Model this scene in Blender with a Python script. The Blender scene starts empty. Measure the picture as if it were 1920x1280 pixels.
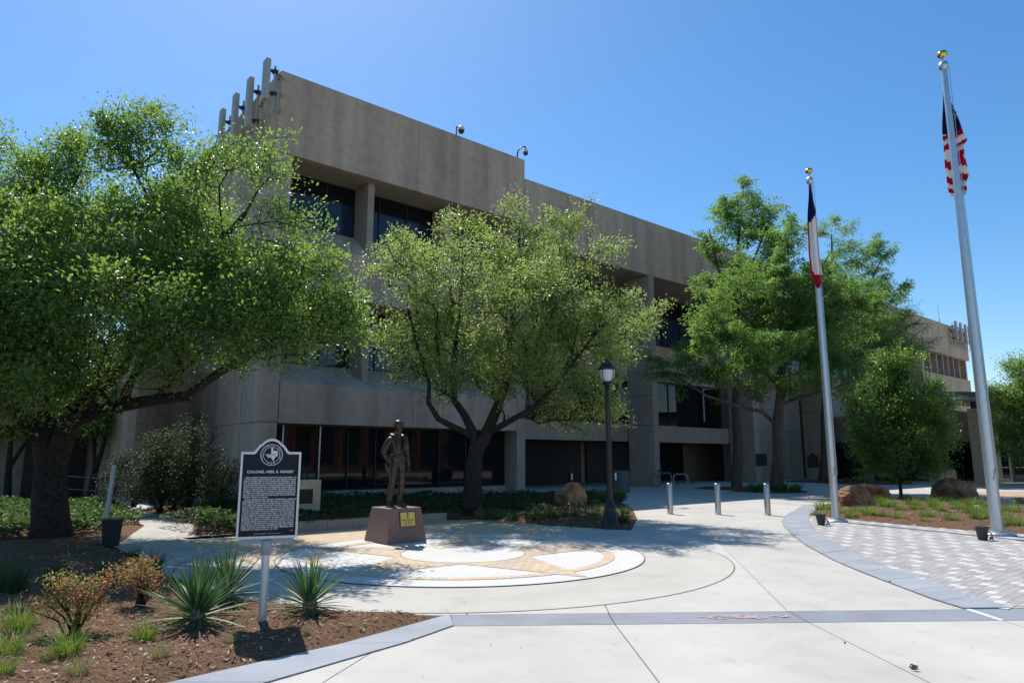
import bpy, bmesh, math, random
import numpy as np
from mathutils import Vector, Matrix
R = math.radians
rng = np.random.default_rng(11)
random.seed(5)
S = bpy.context.scene
COL = S.collection

# ---------------------------------------------------------------- camera
EYE, FPX, PITCH = 1.65, 1280.0, R(9.7)
cd = bpy.data.cameras.new('camera'); cam = bpy.data.objects.new('camera', cd); COL.objects.link(cam)
cam.location = (0, 0, EYE); cam.rotation_euler = (R(90) + PITCH, 0, 0)
cd.sensor_width = 36; cd.lens = 24.0; cd.clip_start = 0.05; cd.clip_end = 3000
S.camera = cam
# ---------------------------------------------------------------- sky, sun, exposure
SUN_EL, SUN_AZ = R(55.5), R(-24)
w = bpy.data.worlds.new('World'); S.world = w; w.use_nodes = True
wn = w.node_tree.nodes; sky = wn.new('ShaderNodeTexSky'); sky.sky_type = 'NISHITA'; sky.sun_disc = False
sky.sun_elevation = SUN_EL; sky.sun_rotation = SUN_AZ
sky.altitude = 0; sky.air_density = 1.0; sky.dust_density = 0.4; sky.ozone_density = 3.0
bg = wn['Background']; bg.inputs['Strength'].default_value = 0.15
hsv = wn.new('ShaderNodeHueSaturation'); hsv.inputs['Saturation'].default_value = 1.28; hsv.inputs['Hue'].default_value = .497
w.node_tree.links.new(sky.outputs[0], hsv.inputs['Color']); w.node_tree.links.new(hsv.outputs[0], bg.inputs[0])
ld = bpy.data.lights.new('sun', 'SUN'); ld.energy = 5.0; ld.angle = R(0.53); ld.color = (1.0, 0.955, 0.89)
sun = bpy.data.objects.new('sun', ld); COL.objects.link(sun)
sdir = Vector((math.sin(SUN_AZ) * math.cos(SUN_EL), math.cos(SUN_AZ) * math.cos(SUN_EL), math.sin(SUN_EL)))
sun.rotation_euler = (-sdir).to_track_quat('-Z', 'Y').to_euler(); sun.location = (0, 0, 60)
S.view_settings.view_transform = 'Standard'; S.view_settings.look = 'None'
S.view_settings.exposure = 0.08; S.view_settings.gamma = 1.0; S.view_settings.use_curve_mapping = False
try:
    S.cycles.max_bounces = 8; S.cycles.transparent_max_bounces = 8
except Exception:
    pass

# ---------------------------------------------------------------- survey helpers (photo pixel of 1920x1280 -> place)
def ray(px, py):
    x = (px - 960) / FPX; y = (640 - py) / FPX
    return Vector((x, math.cos(PITCH) - y * math.sin(PITCH), math.sin(PITCH) + y * math.cos(PITCH)))
def gp(px, py, z=0.0):
    d = ray(px, py); t = (z - EYE) / d.z
    return Vector((d.x * t, d.y * t, z))
def pd(px, py, Y):
    d = ray(px, py); t = Y / d.y
    return Vector((d.x * t, Y, EYE + d.z * t))

# ---------------------------------------------------------------- objects helpers
def tag(o, label=None, cat=None, group=None, kind=None):
    if label: o['label'] = label
    if cat: o['category'] = cat
    if group: o['group'] = group
    if kind: o['kind'] = kind
    return o
def thing(name, label, cat, loc=(0, 0, 0), rz=0.0, group=None):
    o = bpy.data.objects.new(name, None); COL.objects.link(o)
    o.location = loc; o.rotation_euler = (0, 0, rz); o.empty_display_size = 0.2
    return tag(o, label, cat, group)
def link(name, me, mats, parent=None, loc=(0, 0, 0), rot=(0, 0, 0), scale=(1, 1, 1)):
    if mats is not None and not me.materials:
        for m in (mats if isinstance(mats, (list, tuple)) else [mats]): me.materials.append(m)
    o = bpy.data.objects.new(name, me); COL.objects.link(o)
    o.parent = parent; o.location = loc; o.rotation_euler = rot; o.scale = scale
    return o
def copy_tree(o, parent=None):
    c = o.copy(); COL.objects.link(c); c.parent = parent
    for ch in list(o.children): copy_tree(ch, c)
    return c
def arr_mesh(name, V, F, smooth=False):
    """V (n,3) float, F (m,k) int -> mesh, fast."""
    V = np.asarray(V, np.float32); F = np.asarray(F, np.int32); m, k = F.shape
    me = bpy.data.meshes.new(name)
    me.vertices.add(len(V)); me.vertices.foreach_set('co', V.ravel())
    me.loops.add(m * k); me.loops.foreach_set('vertex_index', F.ravel())
    me.polygons.add(m); me.polygons.foreach_set('loop_start', np.arange(0, m * k, k, dtype=np.int32))
    me.update(calc_edges=True)
    if smooth: me.polygons.foreach_set('use_smooth', np.ones(m, bool))
    return me

class MB:
    def __init__(s): s.v = []; s.f = []; s.sm = []; s.mi = []
    def add(s, V, F, smooth=False, mi=0):
        b = len(s.v); s.v.extend([tuple(p) for p in V])
        for f in F: s.f.append([i + b for i in f]); s.sm.append(smooth); s.mi.append(mi)
        return s
    def box(s, a, b, mi=0):
        x0, y0, z0 = a; x1, y1, z1 = b
        x0, x1 = min(x0, x1), max(x0, x1); y0, y1 = min(y0, y1), max(y0, y1); z0, z1 = min(z0, z1), max(z0, z1)
        V = [(x0,y0,z0),(x1,y0,z0),(x1,y1,z0),(x0,y1,z0),(x0,y0,z1),(x1,y0,z1),(x1,y1,z1),(x0,y1,z1)]
        return s.add(V, [(0,3,2,1),(4,5,6,7),(0,1,5,4),(1,2,6,5),(2,3,7,6),(3,0,4,7)], False, mi)
    def prism(s, poly, z0, z1, mi=0, smooth=False):
        n = len(poly)
        A = sum(poly[i][0]*poly[(i+1)%n][1]-poly[(i+1)%n][0]*poly[i][1] for i in range(n))
        if A < 0: poly = poly[::-1]
        V = [(p[0],p[1],z0) for p in poly] + [(p[0],p[1],z1) for p in poly]
        F = [tuple(range(n,2*n)), tuple(range(n-1,-1,-1))] + [(i,(i+1)%n,n+(i+1)%n,n+i) for i in range(n)]
        return s.add(V, F, smooth, mi)
    def sheet(s, poly, z, mi=0):
        n = len(poly)
        A = sum(poly[i][0]*poly[(i+1)%n][1]-poly[(i+1)%n][0]*poly[i][1] for i in range(n))
        if A < 0: poly = poly[::-1]
        return s.add([(p[0],p[1],z) for p in poly], [tuple(range(n))], False, mi)
    def extr(s, prof, x0, x1, mi=0):
        """profile in (y,z), extruded along x"""
        n = len(prof)
        A = sum(prof[i][0]*prof[(i+1)%n][1]-prof[(i+1)%n][0]*prof[i][1] for i in range(n))
        if A < 0: prof = prof[::-1]
        V = [(x0,p[0],p[1]) for p in prof] + [(x1,p[0],p[1]) for p in prof]
        F = [tuple(range(n,2*n)), tuple(range(n-1,-1,-1))] + [(i,(i+1)%n,n+(i+1)%n,n+i) for i in range(n)]
        return s.add(V, F, False, mi)
    def tube(s, pts, r, n=8, cap=True, smooth=True, mi=0):
        pts = [Vector(p) for p in pts]; m = len(pts)
        rs = r if isinstance(r, (list, tuple)) else [r]*m
        V = []; F = []; up = None
        for i, p in enumerate(pts):
            t = (pts[min(i+1,m-1)] - pts[max(i-1,0)]).normalized()
            if up is None:
                up = Vector((0,0,1)) if abs(t.z) < .9 else Vector((1,0,0))
            a = (up - t*up.dot(t)).normalized(); b = t.cross(a); up = a
            for k in range(n):
                th = 2*math.pi*k/n
                V.append(p + (a*math.cos(th) + b*math.sin(th))*rs[i])
        for i in range(m-1):
            for k in range(n):
                F.append((i*n+k, i*n+(k+1)%n, (i+1)*n+(k+1)%n, (i+1)*n+k))
        s.add(V, F, smooth, mi)
        if cap:
            s.add(V[:n], [tuple(range(n-1,-1,-1))], False, mi); s.add(V[-n:], [tuple(range(n))], False, mi)
        return s
    def lathe(s, prof, c=(0,0,0), n=16, smooth=True, mi=0):
        V = []; F = []; m = len(prof)
        for r, z in prof:
            for k in range(n):
                th = 2*math.pi*k/n; V.append((c[0]+r*math.cos(th), c[1]+r*math.sin(th), c[2]+z))
        for i in range(m-1):
            for k in range(n):
                F.append((i*n+k, i*n+(k+1)%n, (i+1)*n+(k+1)%n, (i+1)*n+k))
        s.add(V, F, smooth, mi)
        if prof[0][0] > 1e-4: s.add(V[:n], [tuple(range(n-1,-1,-1))], False, mi)
        if prof[-1][0] > 1e-4: s.add(V[-n:], [tuple(range(n))], False, mi)
        return s
    def mesh(s, name):
        me = bpy.data.meshes.new(name); me.from_pydata(s.v, [], s.f)
        me.polygons.foreach_set('use_smooth', s.sm); me.polygons.foreach_set('material_index', s.mi); me.update()
        return me
    def build(s, name, mats, parent=None, loc=(0,0,0), rot=(0,0,0), label=None, kind=None, bevel=0):
        o = link(name, s.mesh(name), mats, parent, loc, rot)
        if bevel:
            b = o.modifiers.new('bevel', 'BEVEL'); b.width = bevel; b.segments = 2; b.limit_method = 'ANGLE'
        tag(o, label, kind=kind)
        return o
def box_obj(name, a, b, mats, parent=None, **k): return MB().box(a, b).build(name, mats, parent, **k)
def struct(o): return tag(o, kind='structure')
def stuff(o, label=None, cat=None): return tag(o, label, cat, kind='stuff')

# ---------------------------------------------------------------- materials
MATS = {}
def mat(name, col, rough=.7, var=.12, scale=6., spec=.5, metal=0., bump=0., bscale=60., col2=None, detail=6., streak=None, coat=0., stain=0., objvar=0.):
    if name in MATS: return MATS[name]
    m = bpy.data.materials.new(name); m.use_nodes = True; nt = m.node_tree; N = nt.nodes; L = nt.links
    p = N['Principled BSDF']; p.inputs['Roughness'].default_value = rough; p.inputs['Metallic'].default_value = metal
    p.inputs['Specular IOR Level'].default_value = spec
    if coat: p.inputs['Coat Weight'].default_value = coat
    tc = N.new('ShaderNodeTexCoord'); nz = N.new('ShaderNodeTexNoise'); nz.inputs['Scale'].default_value = scale; nz.inputs['Detail'].default_value = detail
    L.new(tc.outputs['Object'], nz.inputs['Vector'])
    rp = N.new('ShaderNodeValToRGB'); rp.color_ramp.elements[0].position = .3; rp.color_ramp.elements[1].position = .7
    c2 = col2 or tuple(c * (1 + var) for c in col); c1 = col if col2 else tuple(c * (1 - var) for c in col)
    rp.color_ramp.elements[0].color = (*c1, 1); rp.color_ramp.elements[1].color = (*c2, 1)
    L.new(nz.outputs['Fac'], rp.inputs['Fac']); out = rp.outputs['Color']
    if streak:
        mp = N.new('ShaderNodeMapping'); mp.inputs['Scale'].default_value = streak[0]
        n2 = N.new('ShaderNodeTexNoise'); n2.inputs['Scale'].default_value = 1.0; n2.inputs['Detail'].default_value = 5
        L.new(tc.outputs['Object'], mp.inputs['Vector']); L.new(mp.outputs[0], n2.inputs['Vector'])
        r2 = N.new('ShaderNodeMapRange'); r2.inputs['From Min'].default_value = .35; r2.inputs['From Max'].default_value = .7
        r2.inputs['To Min'].default_value = 1.0; r2.inputs['To Max'].default_value = 1 - streak[1]
        L.new(n2.outputs['Fac'], r2.inputs['Value'])
        mx = N.new('ShaderNodeMix'); mx.data_type = 'RGBA'; mx.blend_type = 'MULTIPLY'; mx.inputs['Factor'].default_value = 1
        L.new(out, mx.inputs[6]); L.new(r2.outputs[0], mx.inputs[7]); out = mx.outputs[2]
    def mul(out, val):
        mx = N.new('ShaderNodeMix'); mx.data_type = 'RGBA'; mx.blend_type = 'MULTIPLY'; mx.inputs['Factor'].default_value = 1
        L.new(out, mx.inputs[6]); L.new(val, mx.inputs[7]); return mx.outputs[2]
    def noise_mul(out, sc, lo, hi, a, b, det=6):
        q = N.new('ShaderNodeTexNoise'); q.inputs['Scale'].default_value = sc; q.inputs['Detail'].default_value = det; q.inputs['Roughness'].default_value = .62; L.new(tc.outputs['Object'], q.inputs['Vector'])
        r = N.new('ShaderNodeMapRange'); r.inputs['From Min'].default_value = lo; r.inputs['From Max'].default_value = hi; r.inputs['To Min'].default_value = a; r.inputs['To Max'].default_value = b
        L.new(q.outputs['Fac'], r.inputs['Value']); return mul(out, r.outputs[0])
    if stain:
        out = noise_mul(out, .55, .52, .75, 1, 1-stain, 9); out = noise_mul(out, 3.1, .60, .72, 1, 1-stain*.7, 4); out = noise_mul(out, 260, .35, .65, 1.07, .92, 2); out = noise_mul(out, 22, .70, .74, 1, .86, 2)
    if objvar:
        oi = N.new('ShaderNodeObjectInfo'); r = N.new('ShaderNodeMapRange'); r.inputs['To Min'].default_value = 1-objvar; r.inputs['To Max'].default_value = 1+objvar; L.new(oi.outputs['Random'], r.inputs['Value']); out = mul(out, r.outputs[0])
    L.new(out, p.inputs['Base Color'])
    if bump:
        n3 = N.new('ShaderNodeTexNoise'); n3.inputs['Scale'].default_value = bscale; n3.inputs['Detail'].default_value = 4
        L.new(tc.outputs['Object'], n3.inputs['Vector'])
        b = N.new('ShaderNodeBump'); b.inputs['Strength'].default_value = bump; b.inputs['Distance'].default_value = .02
        L.new(n3.outputs['Fac'], b.inputs['Height']); L.new(b.outputs[0], p.inputs['Normal'])
    MATS[name] = m
    return m
def randmat(name, stops, rough=.8, spec=.3, bump=.15, grain=.12):
    """colour picked per object and per loose piece"""
    m = bpy.data.materials.new(name); m.use_nodes = True; nt = m.node_tree; N = nt.nodes; L = nt.links
    p = N['Principled BSDF']; p.inputs['Roughness'].default_value = rough; p.inputs['Specular IOR Level'].default_value = spec
    g = N.new('ShaderNodeNewGeometry'); oi = N.new('ShaderNodeObjectInfo')
    a = N.new('ShaderNodeMath'); a.operation = 'ADD'; L.new(g.outputs['Random Per Island'], a.inputs[0]); L.new(oi.outputs['Random'], a.inputs[1])
    f = N.new('ShaderNodeMath'); f.operation = 'FRACT'; L.new(a.outputs[0], f.inputs[0])
    rp = N.new('ShaderNodeValToRGB'); rp.color_ramp.interpolation = 'CONSTANT' if len(stops) > 2 else 'LINEAR'
    e = rp.color_ramp.elements
    e[0].position = stops[0][0]; e[0].color = (*stops[0][1], 1); e[1].position = stops[1][0]; e[1].color = (*stops[1][1], 1)
    for s_, c in stops[2:]:
        x = e.new(s_); x.color = (*c, 1)
    L.new(f.outputs[0], rp.inputs['Fac'])
    tc = N.new('ShaderNodeTexCoord'); nz = N.new('ShaderNodeTexNoise'); nz.inputs['Scale'].default_value = 35; nz.inputs['Detail'].default_value = 5
    L.new(g.outputs['Position'], nz.inputs['Vector'])
    mr = N.new('ShaderNodeMapRange'); mr.inputs['To Min'].default_value = 1 - grain; mr.inputs['To Max'].default_value = 1 + grain
    L.new(nz.outputs['Fac'], mr.inputs['Value'])
    mx = N.new('ShaderNodeMix'); mx.data_type = 'RGBA'; mx.blend_type = 'MULTIPLY'; mx.inputs['Factor'].default_value = 1
    L.new(rp.outputs[0], mx.inputs[6]); L.new(mr.outputs[0], mx.inputs[7]); L.new(mx.outputs[2], p.inputs['Base Color'])
    if bump:
        b = N.new('ShaderNodeBump'); b.inputs['Strength'].default_value = bump; b.inputs['Distance'].default_value = .01
        L.new(nz.outputs['Fac'], b.inputs['Height']); L.new(b.outputs[0], p.inputs['Normal'])
    MATS[name] = m
    return m
def leafmat(name, c1, c2, trans, rough=.4, spec=.5, tfac=.45):
    m = bpy.data.materials.new(name); m.use_nodes = True; nt = m.node_tree; N = nt.nodes; L = nt.links
    p = N['Principled BSDF']; p.inputs['Roughness'].default_value = rough; p.inputs['Specular IOR Level'].default_value = spec
    g = N.new('ShaderNodeNewGeometry'); rp = N.new('ShaderNodeValToRGB')
    rp.color_ramp.elements[0].color = (*c1, 1); rp.color_ramp.elements[1].color = (*c2, 1)
    L.new(g.outputs['Random Per Island'], rp.inputs['Fac']); L.new(rp.outputs[0], p.inputs['Base Color'])
    t = N.new('ShaderNodeBsdfTranslucent')
    mx = N.new('ShaderNodeMix'); mx.data_type = 'RGBA'; mx.blend_type = 'MIX'; mx.inputs['Factor'].default_value = .5
    L.new(rp.outputs[0], mx.inputs[6]); mx.inputs[7].default_value = (*trans, 1); L.new(mx.outputs[2], t.inputs['Color'])
    ms = N.new('ShaderNodeMixShader'); ms.inputs[0].default_value = tfac
    L.new(p.outputs[0], ms.inputs[1]); L.new(t.outputs[0], ms.inputs[2]); L.new(ms.outputs[0], N['Material Output'].inputs['Surface'])
    MATS[name] = m
    return m

M_conc = mat('pale_concrete', (.56,.527,.468), .85, .05, 1.6, .3, bump=.12, bscale=120, streak=((.7,.25,1), .10), stain=.19, objvar=.035)
M_conc_white = mat('white_concrete', (.635,.61,.565), .85, .03, 2.5, .3, bump=.08, bscale=120, stain=.07)
M_conc_beige = mat('beige_concrete', (.535,.50,.435), .85, .05, 1.4, .3, bump=.1, bscale=120, streak=((.5,1.4,1), .08), stain=.19, objvar=.035)
M_conc_grey = mat('grey_concrete', (.36,.378,.405), .85, .09, 1.8, .3, bump=.1, bscale=90, streak=((.4,3.,1), .12), stain=.19, objvar=.035)
M_conc_dark = mat('dark_grey_concrete', (.29,.305,.33), .85, .10, 2.2, .3, bump=.1, bscale=90, streak=((.8,.8,1), .14), stain=.19, objvar=.035)
M_joint = mat('joint_filler', (.17,.155,.135), .95, .2, 10)
M_sand = mat('joint_sand', (.46,.42,.36), .95, .2, 10)
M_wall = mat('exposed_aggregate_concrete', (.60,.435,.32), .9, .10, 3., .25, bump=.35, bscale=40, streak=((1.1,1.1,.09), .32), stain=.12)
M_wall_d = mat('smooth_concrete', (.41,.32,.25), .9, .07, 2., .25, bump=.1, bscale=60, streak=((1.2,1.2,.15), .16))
M_blind = mat('blind_behind_glass', (.020,.028,.060), .12, .1, 1., .5)
M_soffit = mat('soffit_concrete', (.42,.365,.275), .9, .06, 1.5, .25, bump=.1, bscale=50, streak=((.6,.6,.6), .12))
M_glass = mat('tinted_glass', (.009,.011,.016), .03, .1, 1., .40)
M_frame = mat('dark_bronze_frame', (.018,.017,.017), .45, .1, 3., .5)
M_alu = mat('pale_aluminium', (.55,.56,.57), .35, .05, 3., .5, metal=.9)
M_pole = mat('brushed_aluminium', (.56,.57,.60), .38, .05, 8., .5, metal=.85, streak=((20,20,.6), .08))
M_steel = mat('stainless_steel', (.52,.50,.47), .32, .06, 8., .5, metal=.9, streak=((25,25,.8), .12))
M_galv = mat('galvanised_steel', (.38,.40,.43), .5, .15, 18., .5, metal=.5)
M_black = mat('black_paint', (.014,.014,.016), .42, .15, 6., .5)
M_bin = mat('black_bin_plastic', (.012,.014,.016), .55, .2, 4.)
M_plant_black = mat('charcoal_housing', (.03,.034,.038), .6, .15, 5.)
M_signface = mat('black_sign_enamel', (.012,.013,.019), .6, .1, 9., .25)
M_letter = mat('raised_silver_lettering', (.80,.80,.80), .6, .02, 9.)
M_signmetal = mat('cast_aluminium', (.60,.60,.62), .45, .06, 20., .5, metal=.35)
M_signback = mat('grey_painted_metal', (.34,.35,.39), .5, .05, 8.)
M_bronze = mat('brown_bronze', (.050,.032,.024), .42, .35, 14., .5, metal=.6, bump=.25, bscale=50, col2=(.095,.062,.045))
M_granite = mat('red_granite', (.175,.088,.066), .55, .35, 60., .4, col2=(.34,.200,.160), detail=3., streak=((1.5,1.5,1.5), .15))
M_brass = mat('brass_plate', (.86,.56,.13), .4, .08, 12., .5, metal=.3)
M_brass_dk = mat('brass_dark_print', (.17,.085,.035), .5, .1, 12.)
M_gold = mat('gold_ball', (.72,.50,.12), .22, .06, 8., .5, metal=1.)
M_mulch = mat('hardwood_mulch', (.085,.045,.024), .95, .4, 45., .2, bump=.9, bscale=55, col2=(.225,.128,.072), detail=9.)
M_earth = mat('lawn_earth', (.045,.075,.020), .95, .3, .6, .2, col2=(.085,.12,.032), bump=.3, bscale=20)
M_granitepath = mat('crushed_granite', (.50,.36,.26), .95, .12, 60., .2, bump=.3, bscale=120)
M_bark = mat('grey_oak_bark', (.022,.018,.015), .95, .4, 12., .2, bump=.9, bscale=22, col2=(.058,.048,.040), detail=9.)
M_bark_c = mat('cypress_bark', (.085,.062,.047), .95, .35, 10., .2, bump=.7, bscale=25, col2=(.19,.145,.115), streak=((8,8,.6), .3))
M_rock = mat('rust_sandstone', (.13,.060,.030), .85, .3, 2.6, .3, bump=1., bscale=9, col2=(.50,.26,.13), detail=10.)
M_rock2 = mat('dark_sandstone', (.050,.043,.040), .85, .3, 2.4, .3, bump=1., bscale=9, col2=(.46,.21,.095), detail=10.)
M_lime = mat('limestone', (.66,.53,.35), .85, .14, 7., .3, bump=.2, bscale=30)
M_canopy = mat('canopy_white', (.68,.65,.58), .6, .04, 2.)
M_fascia = mat('canopy_grey_metal', (.12,.125,.13), .5, .08, 2.)
M_radome = mat('antenna_tan_paint', (.43,.39,.34), .55, .06, 4.)
M_cable = mat('black_cable', (.02,.022,.03), .5, .1, 10.)
M_white = mat('white_housing', (.72,.72,.72), .4, .04, 6.)
M_dome = mat('smoked_dome', (.02,.02,.022), .08, .1, 4.)
M_lampglass = mat('frosted_lamp_glass', (.62,.66,.66), .25, .10, 9., .6)
M_rust = mat('rusty_steel', (.14,.05,.025), .8, .3, 12.)
M_chalk = mat('pink_chalk', (.56,.40,.42), .95, .15, 40.)
M_paint = mat('white_paint', (.78,.78,.76), .7, .03, 9.)
M_navy = leafmat('navy_cloth', (.016,.020,.10), (.016,.020,.10), (.02,.025,.14), .85, .2, .45)
M_whitecloth = leafmat('white_cloth', (.72,.70,.70), (.74,.72,.72), (.80,.76,.76), .85, .2, .45)
M_redcloth = leafmat('red_cloth', (.46,.010,.030), (.48,.012,.034), (.55,.01,.03), .85, .2, .45)
M_redbrick = mat('red_brick_wall', (.30,.105,.060), .9, .2, 14., .3, col2=(.42,.17,.10))
M_teal = mat('dark_teal_rail', (.02,.05,.055), .8, .1, 5., .15)
M_slat = mat('grey_slat_metal', (.10,.115,.13), .5, .1, 5.)
M_paver = randmat('grey_paver', [(0,(.36,.335,.305)),(.15,(.41,.39,.36)),(.32,(.385,.375,.36)),(.5,(.43,.41,.385)),(.66,(.38,.335,.305)),(.80,(.405,.395,.375)),(.9,(.45,.42,.385))])
M_paverw = randmat('white_paver', [(0,(.57,.55,.52)),(1,(.63,.61,.58))])
M_brick = randmat('tan_paver', [(0,(.60,.46,.30)),(.2,(.65,.51,.34)),(.4,(.62,.485,.33)),(.58,(.57,.45,.33)),(.7,(.53,.445,.37)),(.82,(.66,.525,.355)),(.92,(.55,.455,.37))])
M_oakleaf = leafmat('oak_leaf', (.050,.110,.026), (.155,.245,.062), (.52,.80,.10), .37, .8, .50)
M_elmleaf = leafmat('live_oak_leaf', (.115,.175,.055), (.285,.360,.130), (.68,.86,.18), .36, .6, .50)
M_cypleaf = leafmat('cypress_leaf', (.055,.125,.038), (.155,.265,.080), (.46,.76,.12), .45, .4, .54)
M_darkleaf = leafmat('dark_oak_leaf', (.040,.100,.022), (.120,.215,.046), (.42,.70,.07), .32, .8, .48)
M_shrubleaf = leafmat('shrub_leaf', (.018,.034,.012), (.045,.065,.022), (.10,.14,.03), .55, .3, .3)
M_ivy = leafmat('ground_cover_leaf', (.030,.075,.018), (.09,.16,.04), (.18,.30,.04), .55, .3, .35)
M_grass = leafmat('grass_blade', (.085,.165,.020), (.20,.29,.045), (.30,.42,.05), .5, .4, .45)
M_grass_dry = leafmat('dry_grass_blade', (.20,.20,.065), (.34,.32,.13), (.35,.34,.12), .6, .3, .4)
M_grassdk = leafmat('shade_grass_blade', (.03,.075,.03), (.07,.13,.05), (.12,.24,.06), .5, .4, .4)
M_lily = leafmat('lily_blade', (.050,.13,.020), (.12,.24,.040), (.22,.40,.04), .4, .5, .45)
M_nandg = leafmat('nandina_leaf', (.21,.22,.055), (.40,.31,.09), (.55,.50,.10), .45, .4, .4)
M_nandr = leafmat('nandina_red_leaf', (.30,.06,.05), (.44,.18,.06), (.58,.18,.08), .45, .4, .4)
M_yucca = leafmat('yucca_leaf', (.045,.115,.042), (.095,.185,.070), (.18,.32,.08), .45, .35, .25)
M_yuccaedge = leafmat('yucca_dry_leaf', (.28,.24,.15), (.38,.33,.21), (.3,.26,.16), .6, .3, .25)
M_chip = randmat('wood_chip', [(0,(.16,.095,.055)),(.3,(.24,.155,.095)),(.55,(.38,.28,.19)),(.78,(.10,.060,.036)),(.88,(.55,.47,.36))], .9, .2, 0)

# ================================================================ GROUND
def in_poly(P, poly):
    P = np.asarray(P, float); x, y = P[:, 0], P[:, 1]; c = np.zeros(len(P), bool); n = len(poly)
    for i in range(n):
        x0, y0 = poly[i][0], poly[i][1]; x1, y1 = poly[(i+1) % n][0], poly[(i+1) % n][1]
        if y0 == y1: continue
        k = ((y0 > y) != (y1 > y)) & (x < (x1-x0)*(y-y0)/(y1-y0) + x0); c ^= k
    return c
def edge_dist(P, poly):
    P = np.asarray(P, float)[:, :2]; d = np.full(len(P), 1e9); n = len(poly)
    for i in range(n):
        a = np.array(poly[i][:2], float); b = np.array(poly[(i+1) % n][:2], float); ab = b-a
        t = np.clip(((P-a)@ab)/max(ab@ab, 1e-9), 0, 1); d = np.minimum(d, np.linalg.norm(P-(a+t[:, None]*ab), axis=1))
    return d
def clip_convex(poly, clip):
    """Sutherland-Hodgman, clip is counter-clockwise"""
    out = [tuple(p[:2]) for p in poly]; n = len(clip)
    for i in range(n):
        a, b = clip[i], clip[(i+1) % n]; inp = out; out = []
        if not inp: return []
        side = lambda p: (b[0]-a[0])*(p[1]-a[1]) - (b[1]-a[1])*(p[0]-a[0])
        for j in range(len(inp)):
            p, q = inp[j], inp[(j+1) % len(inp)]; sp, sq = side(p), side(q)
            if sp >= 0: out.append(p)
            if (sp >= 0) != (sq >= 0):
                t = sp/(sp-sq); out.append((p[0]+t*(q[0]-p[0]), p[1]+t*(q[1]-p[1])))
    return out
def parea(p): return abs(sum(p[i][0]*p[(i+1)%len(p)][1]-p[(i+1)%len(p)][0]*p[i][1] for i in range(len(p))))/2
def resample(pl, step):
    out = []
    for i in range(len(pl)):
        a = Vector(pl[i][:2]); b = Vector(pl[(i+1) % len(pl)][:2]); n = max(1, int((b-a).length/step))
        for k in range(n): out.append(tuple(a.lerp(b, k/n)))
    return out
from mathutils import geometry as mgeo, noise as mnoise
def bed(name, poly, h=.06, step=.12, z0=.0, amp=.035, edge=.35, m=None, near=None):
    """a low mound of loose mulch inside an outline; step is the spacing of its surface points"""
    bnd = resample(poly, step*1.5); xs = [p[0] for p in bnd]; ys = [p[1] for p in bnd]
    gx = np.arange(min(xs), max(xs), step); gy = np.arange(min(ys), max(ys), step)
    G = np.array(np.meshgrid(gx, gy)).reshape(2, -1).T + rng.uniform(-.3, .3, (len(gx)*len(gy), 2))*step
    if near is not None:
        d0 = np.linalg.norm(G, axis=1); keep = (d0 < near) | (rng.random(len(G)) < (near/np.maximum(d0, near))**2); G = G[keep]
    G = G[in_poly(G, bnd)]; G = G[edge_dist(G, bnd) > step*.4]
    n = len(bnd); pts = [Vector(p) for p in bnd] + [Vector(p) for p in G]
    v, e, f, _, _, _ = mgeo.delaunay_2d_cdt(pts, [(i, (i+1) % n) for i in range(n)], [list(range(n))], 1, 1e-5)
    P = np.array([(p[0], p[1]) for p in v]); d = np.clip(edge_dist(P, bnd)/edge, 0, 1); s = d*d*(3-2*d)
    V = [(p[0], p[1], z0 + h*k + k*amp*(mnoise.noise((p[0]*2.2, p[1]*2.2, 3)) + .8*mnoise.noise((p[0]*9, p[1]*9, 1)))) for p, k in zip(P, s)]
    me = bpy.data.meshes.new(name); me.from_pydata(V, [], [tuple(t) for t in f]); me.polygons.foreach_set('use_smooth', [True]*len(f))
    return struct(link(name, me, m or M_mulch))

g = MB().sheet([(-900,-900),(900,-900),(900,900),(-900,900)], -.08).build('ground', M_earth); struct(g)
plaza = struct(thing('plaza', None, None))
MB().sheet([(-9,-.5),(13.98,-.5),(13.98,21.98),(-9,21.98)], -.034).build('joint_bed', M_joint, plaza)
pf = MB()
pf.sheet([(-16,22.0),(90,22.0),(90,95),(-16,95)], 0); pf.sheet([(14.0,-45),(90,-45),(90,21.995),(14.0,21.995)], 0); pf.sheet([(-9,-45),(13.995,-45),(13.995,-.52),(-9,-.52)], 0)
pf.build('plaza_floor', M_conc, plaza)
bt = lambda x: 7.73 + .048*x
bb = lambda x: 7.225 + .042*x
G = .006
def slab(name, q, m, z0=-.03, z1=0.0, gap=G):
    c = Vector((sum(p[0] for p in q)/len(q), sum(p[1] for p in q)/len(q)))
    pp = []
    for p in q:
        d = c - Vector(p[:2]); pp.append((p[0] + gap*math.copysign(1, d.x), p[1] + gap*math.copysign(1, d.y)))
    return MB().prism(pp, z0, z1).build(name, m, plaza)
near_x = [(-9, -9), (-4.6, -5.2), (-.98, -2.9), (1.04, 1.3), (3.03, 3.4), (5.06, 5.5), (7.3, 7.7), (9.6, 9.9), (11.8, 12), (13.98, 13.98)]
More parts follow.
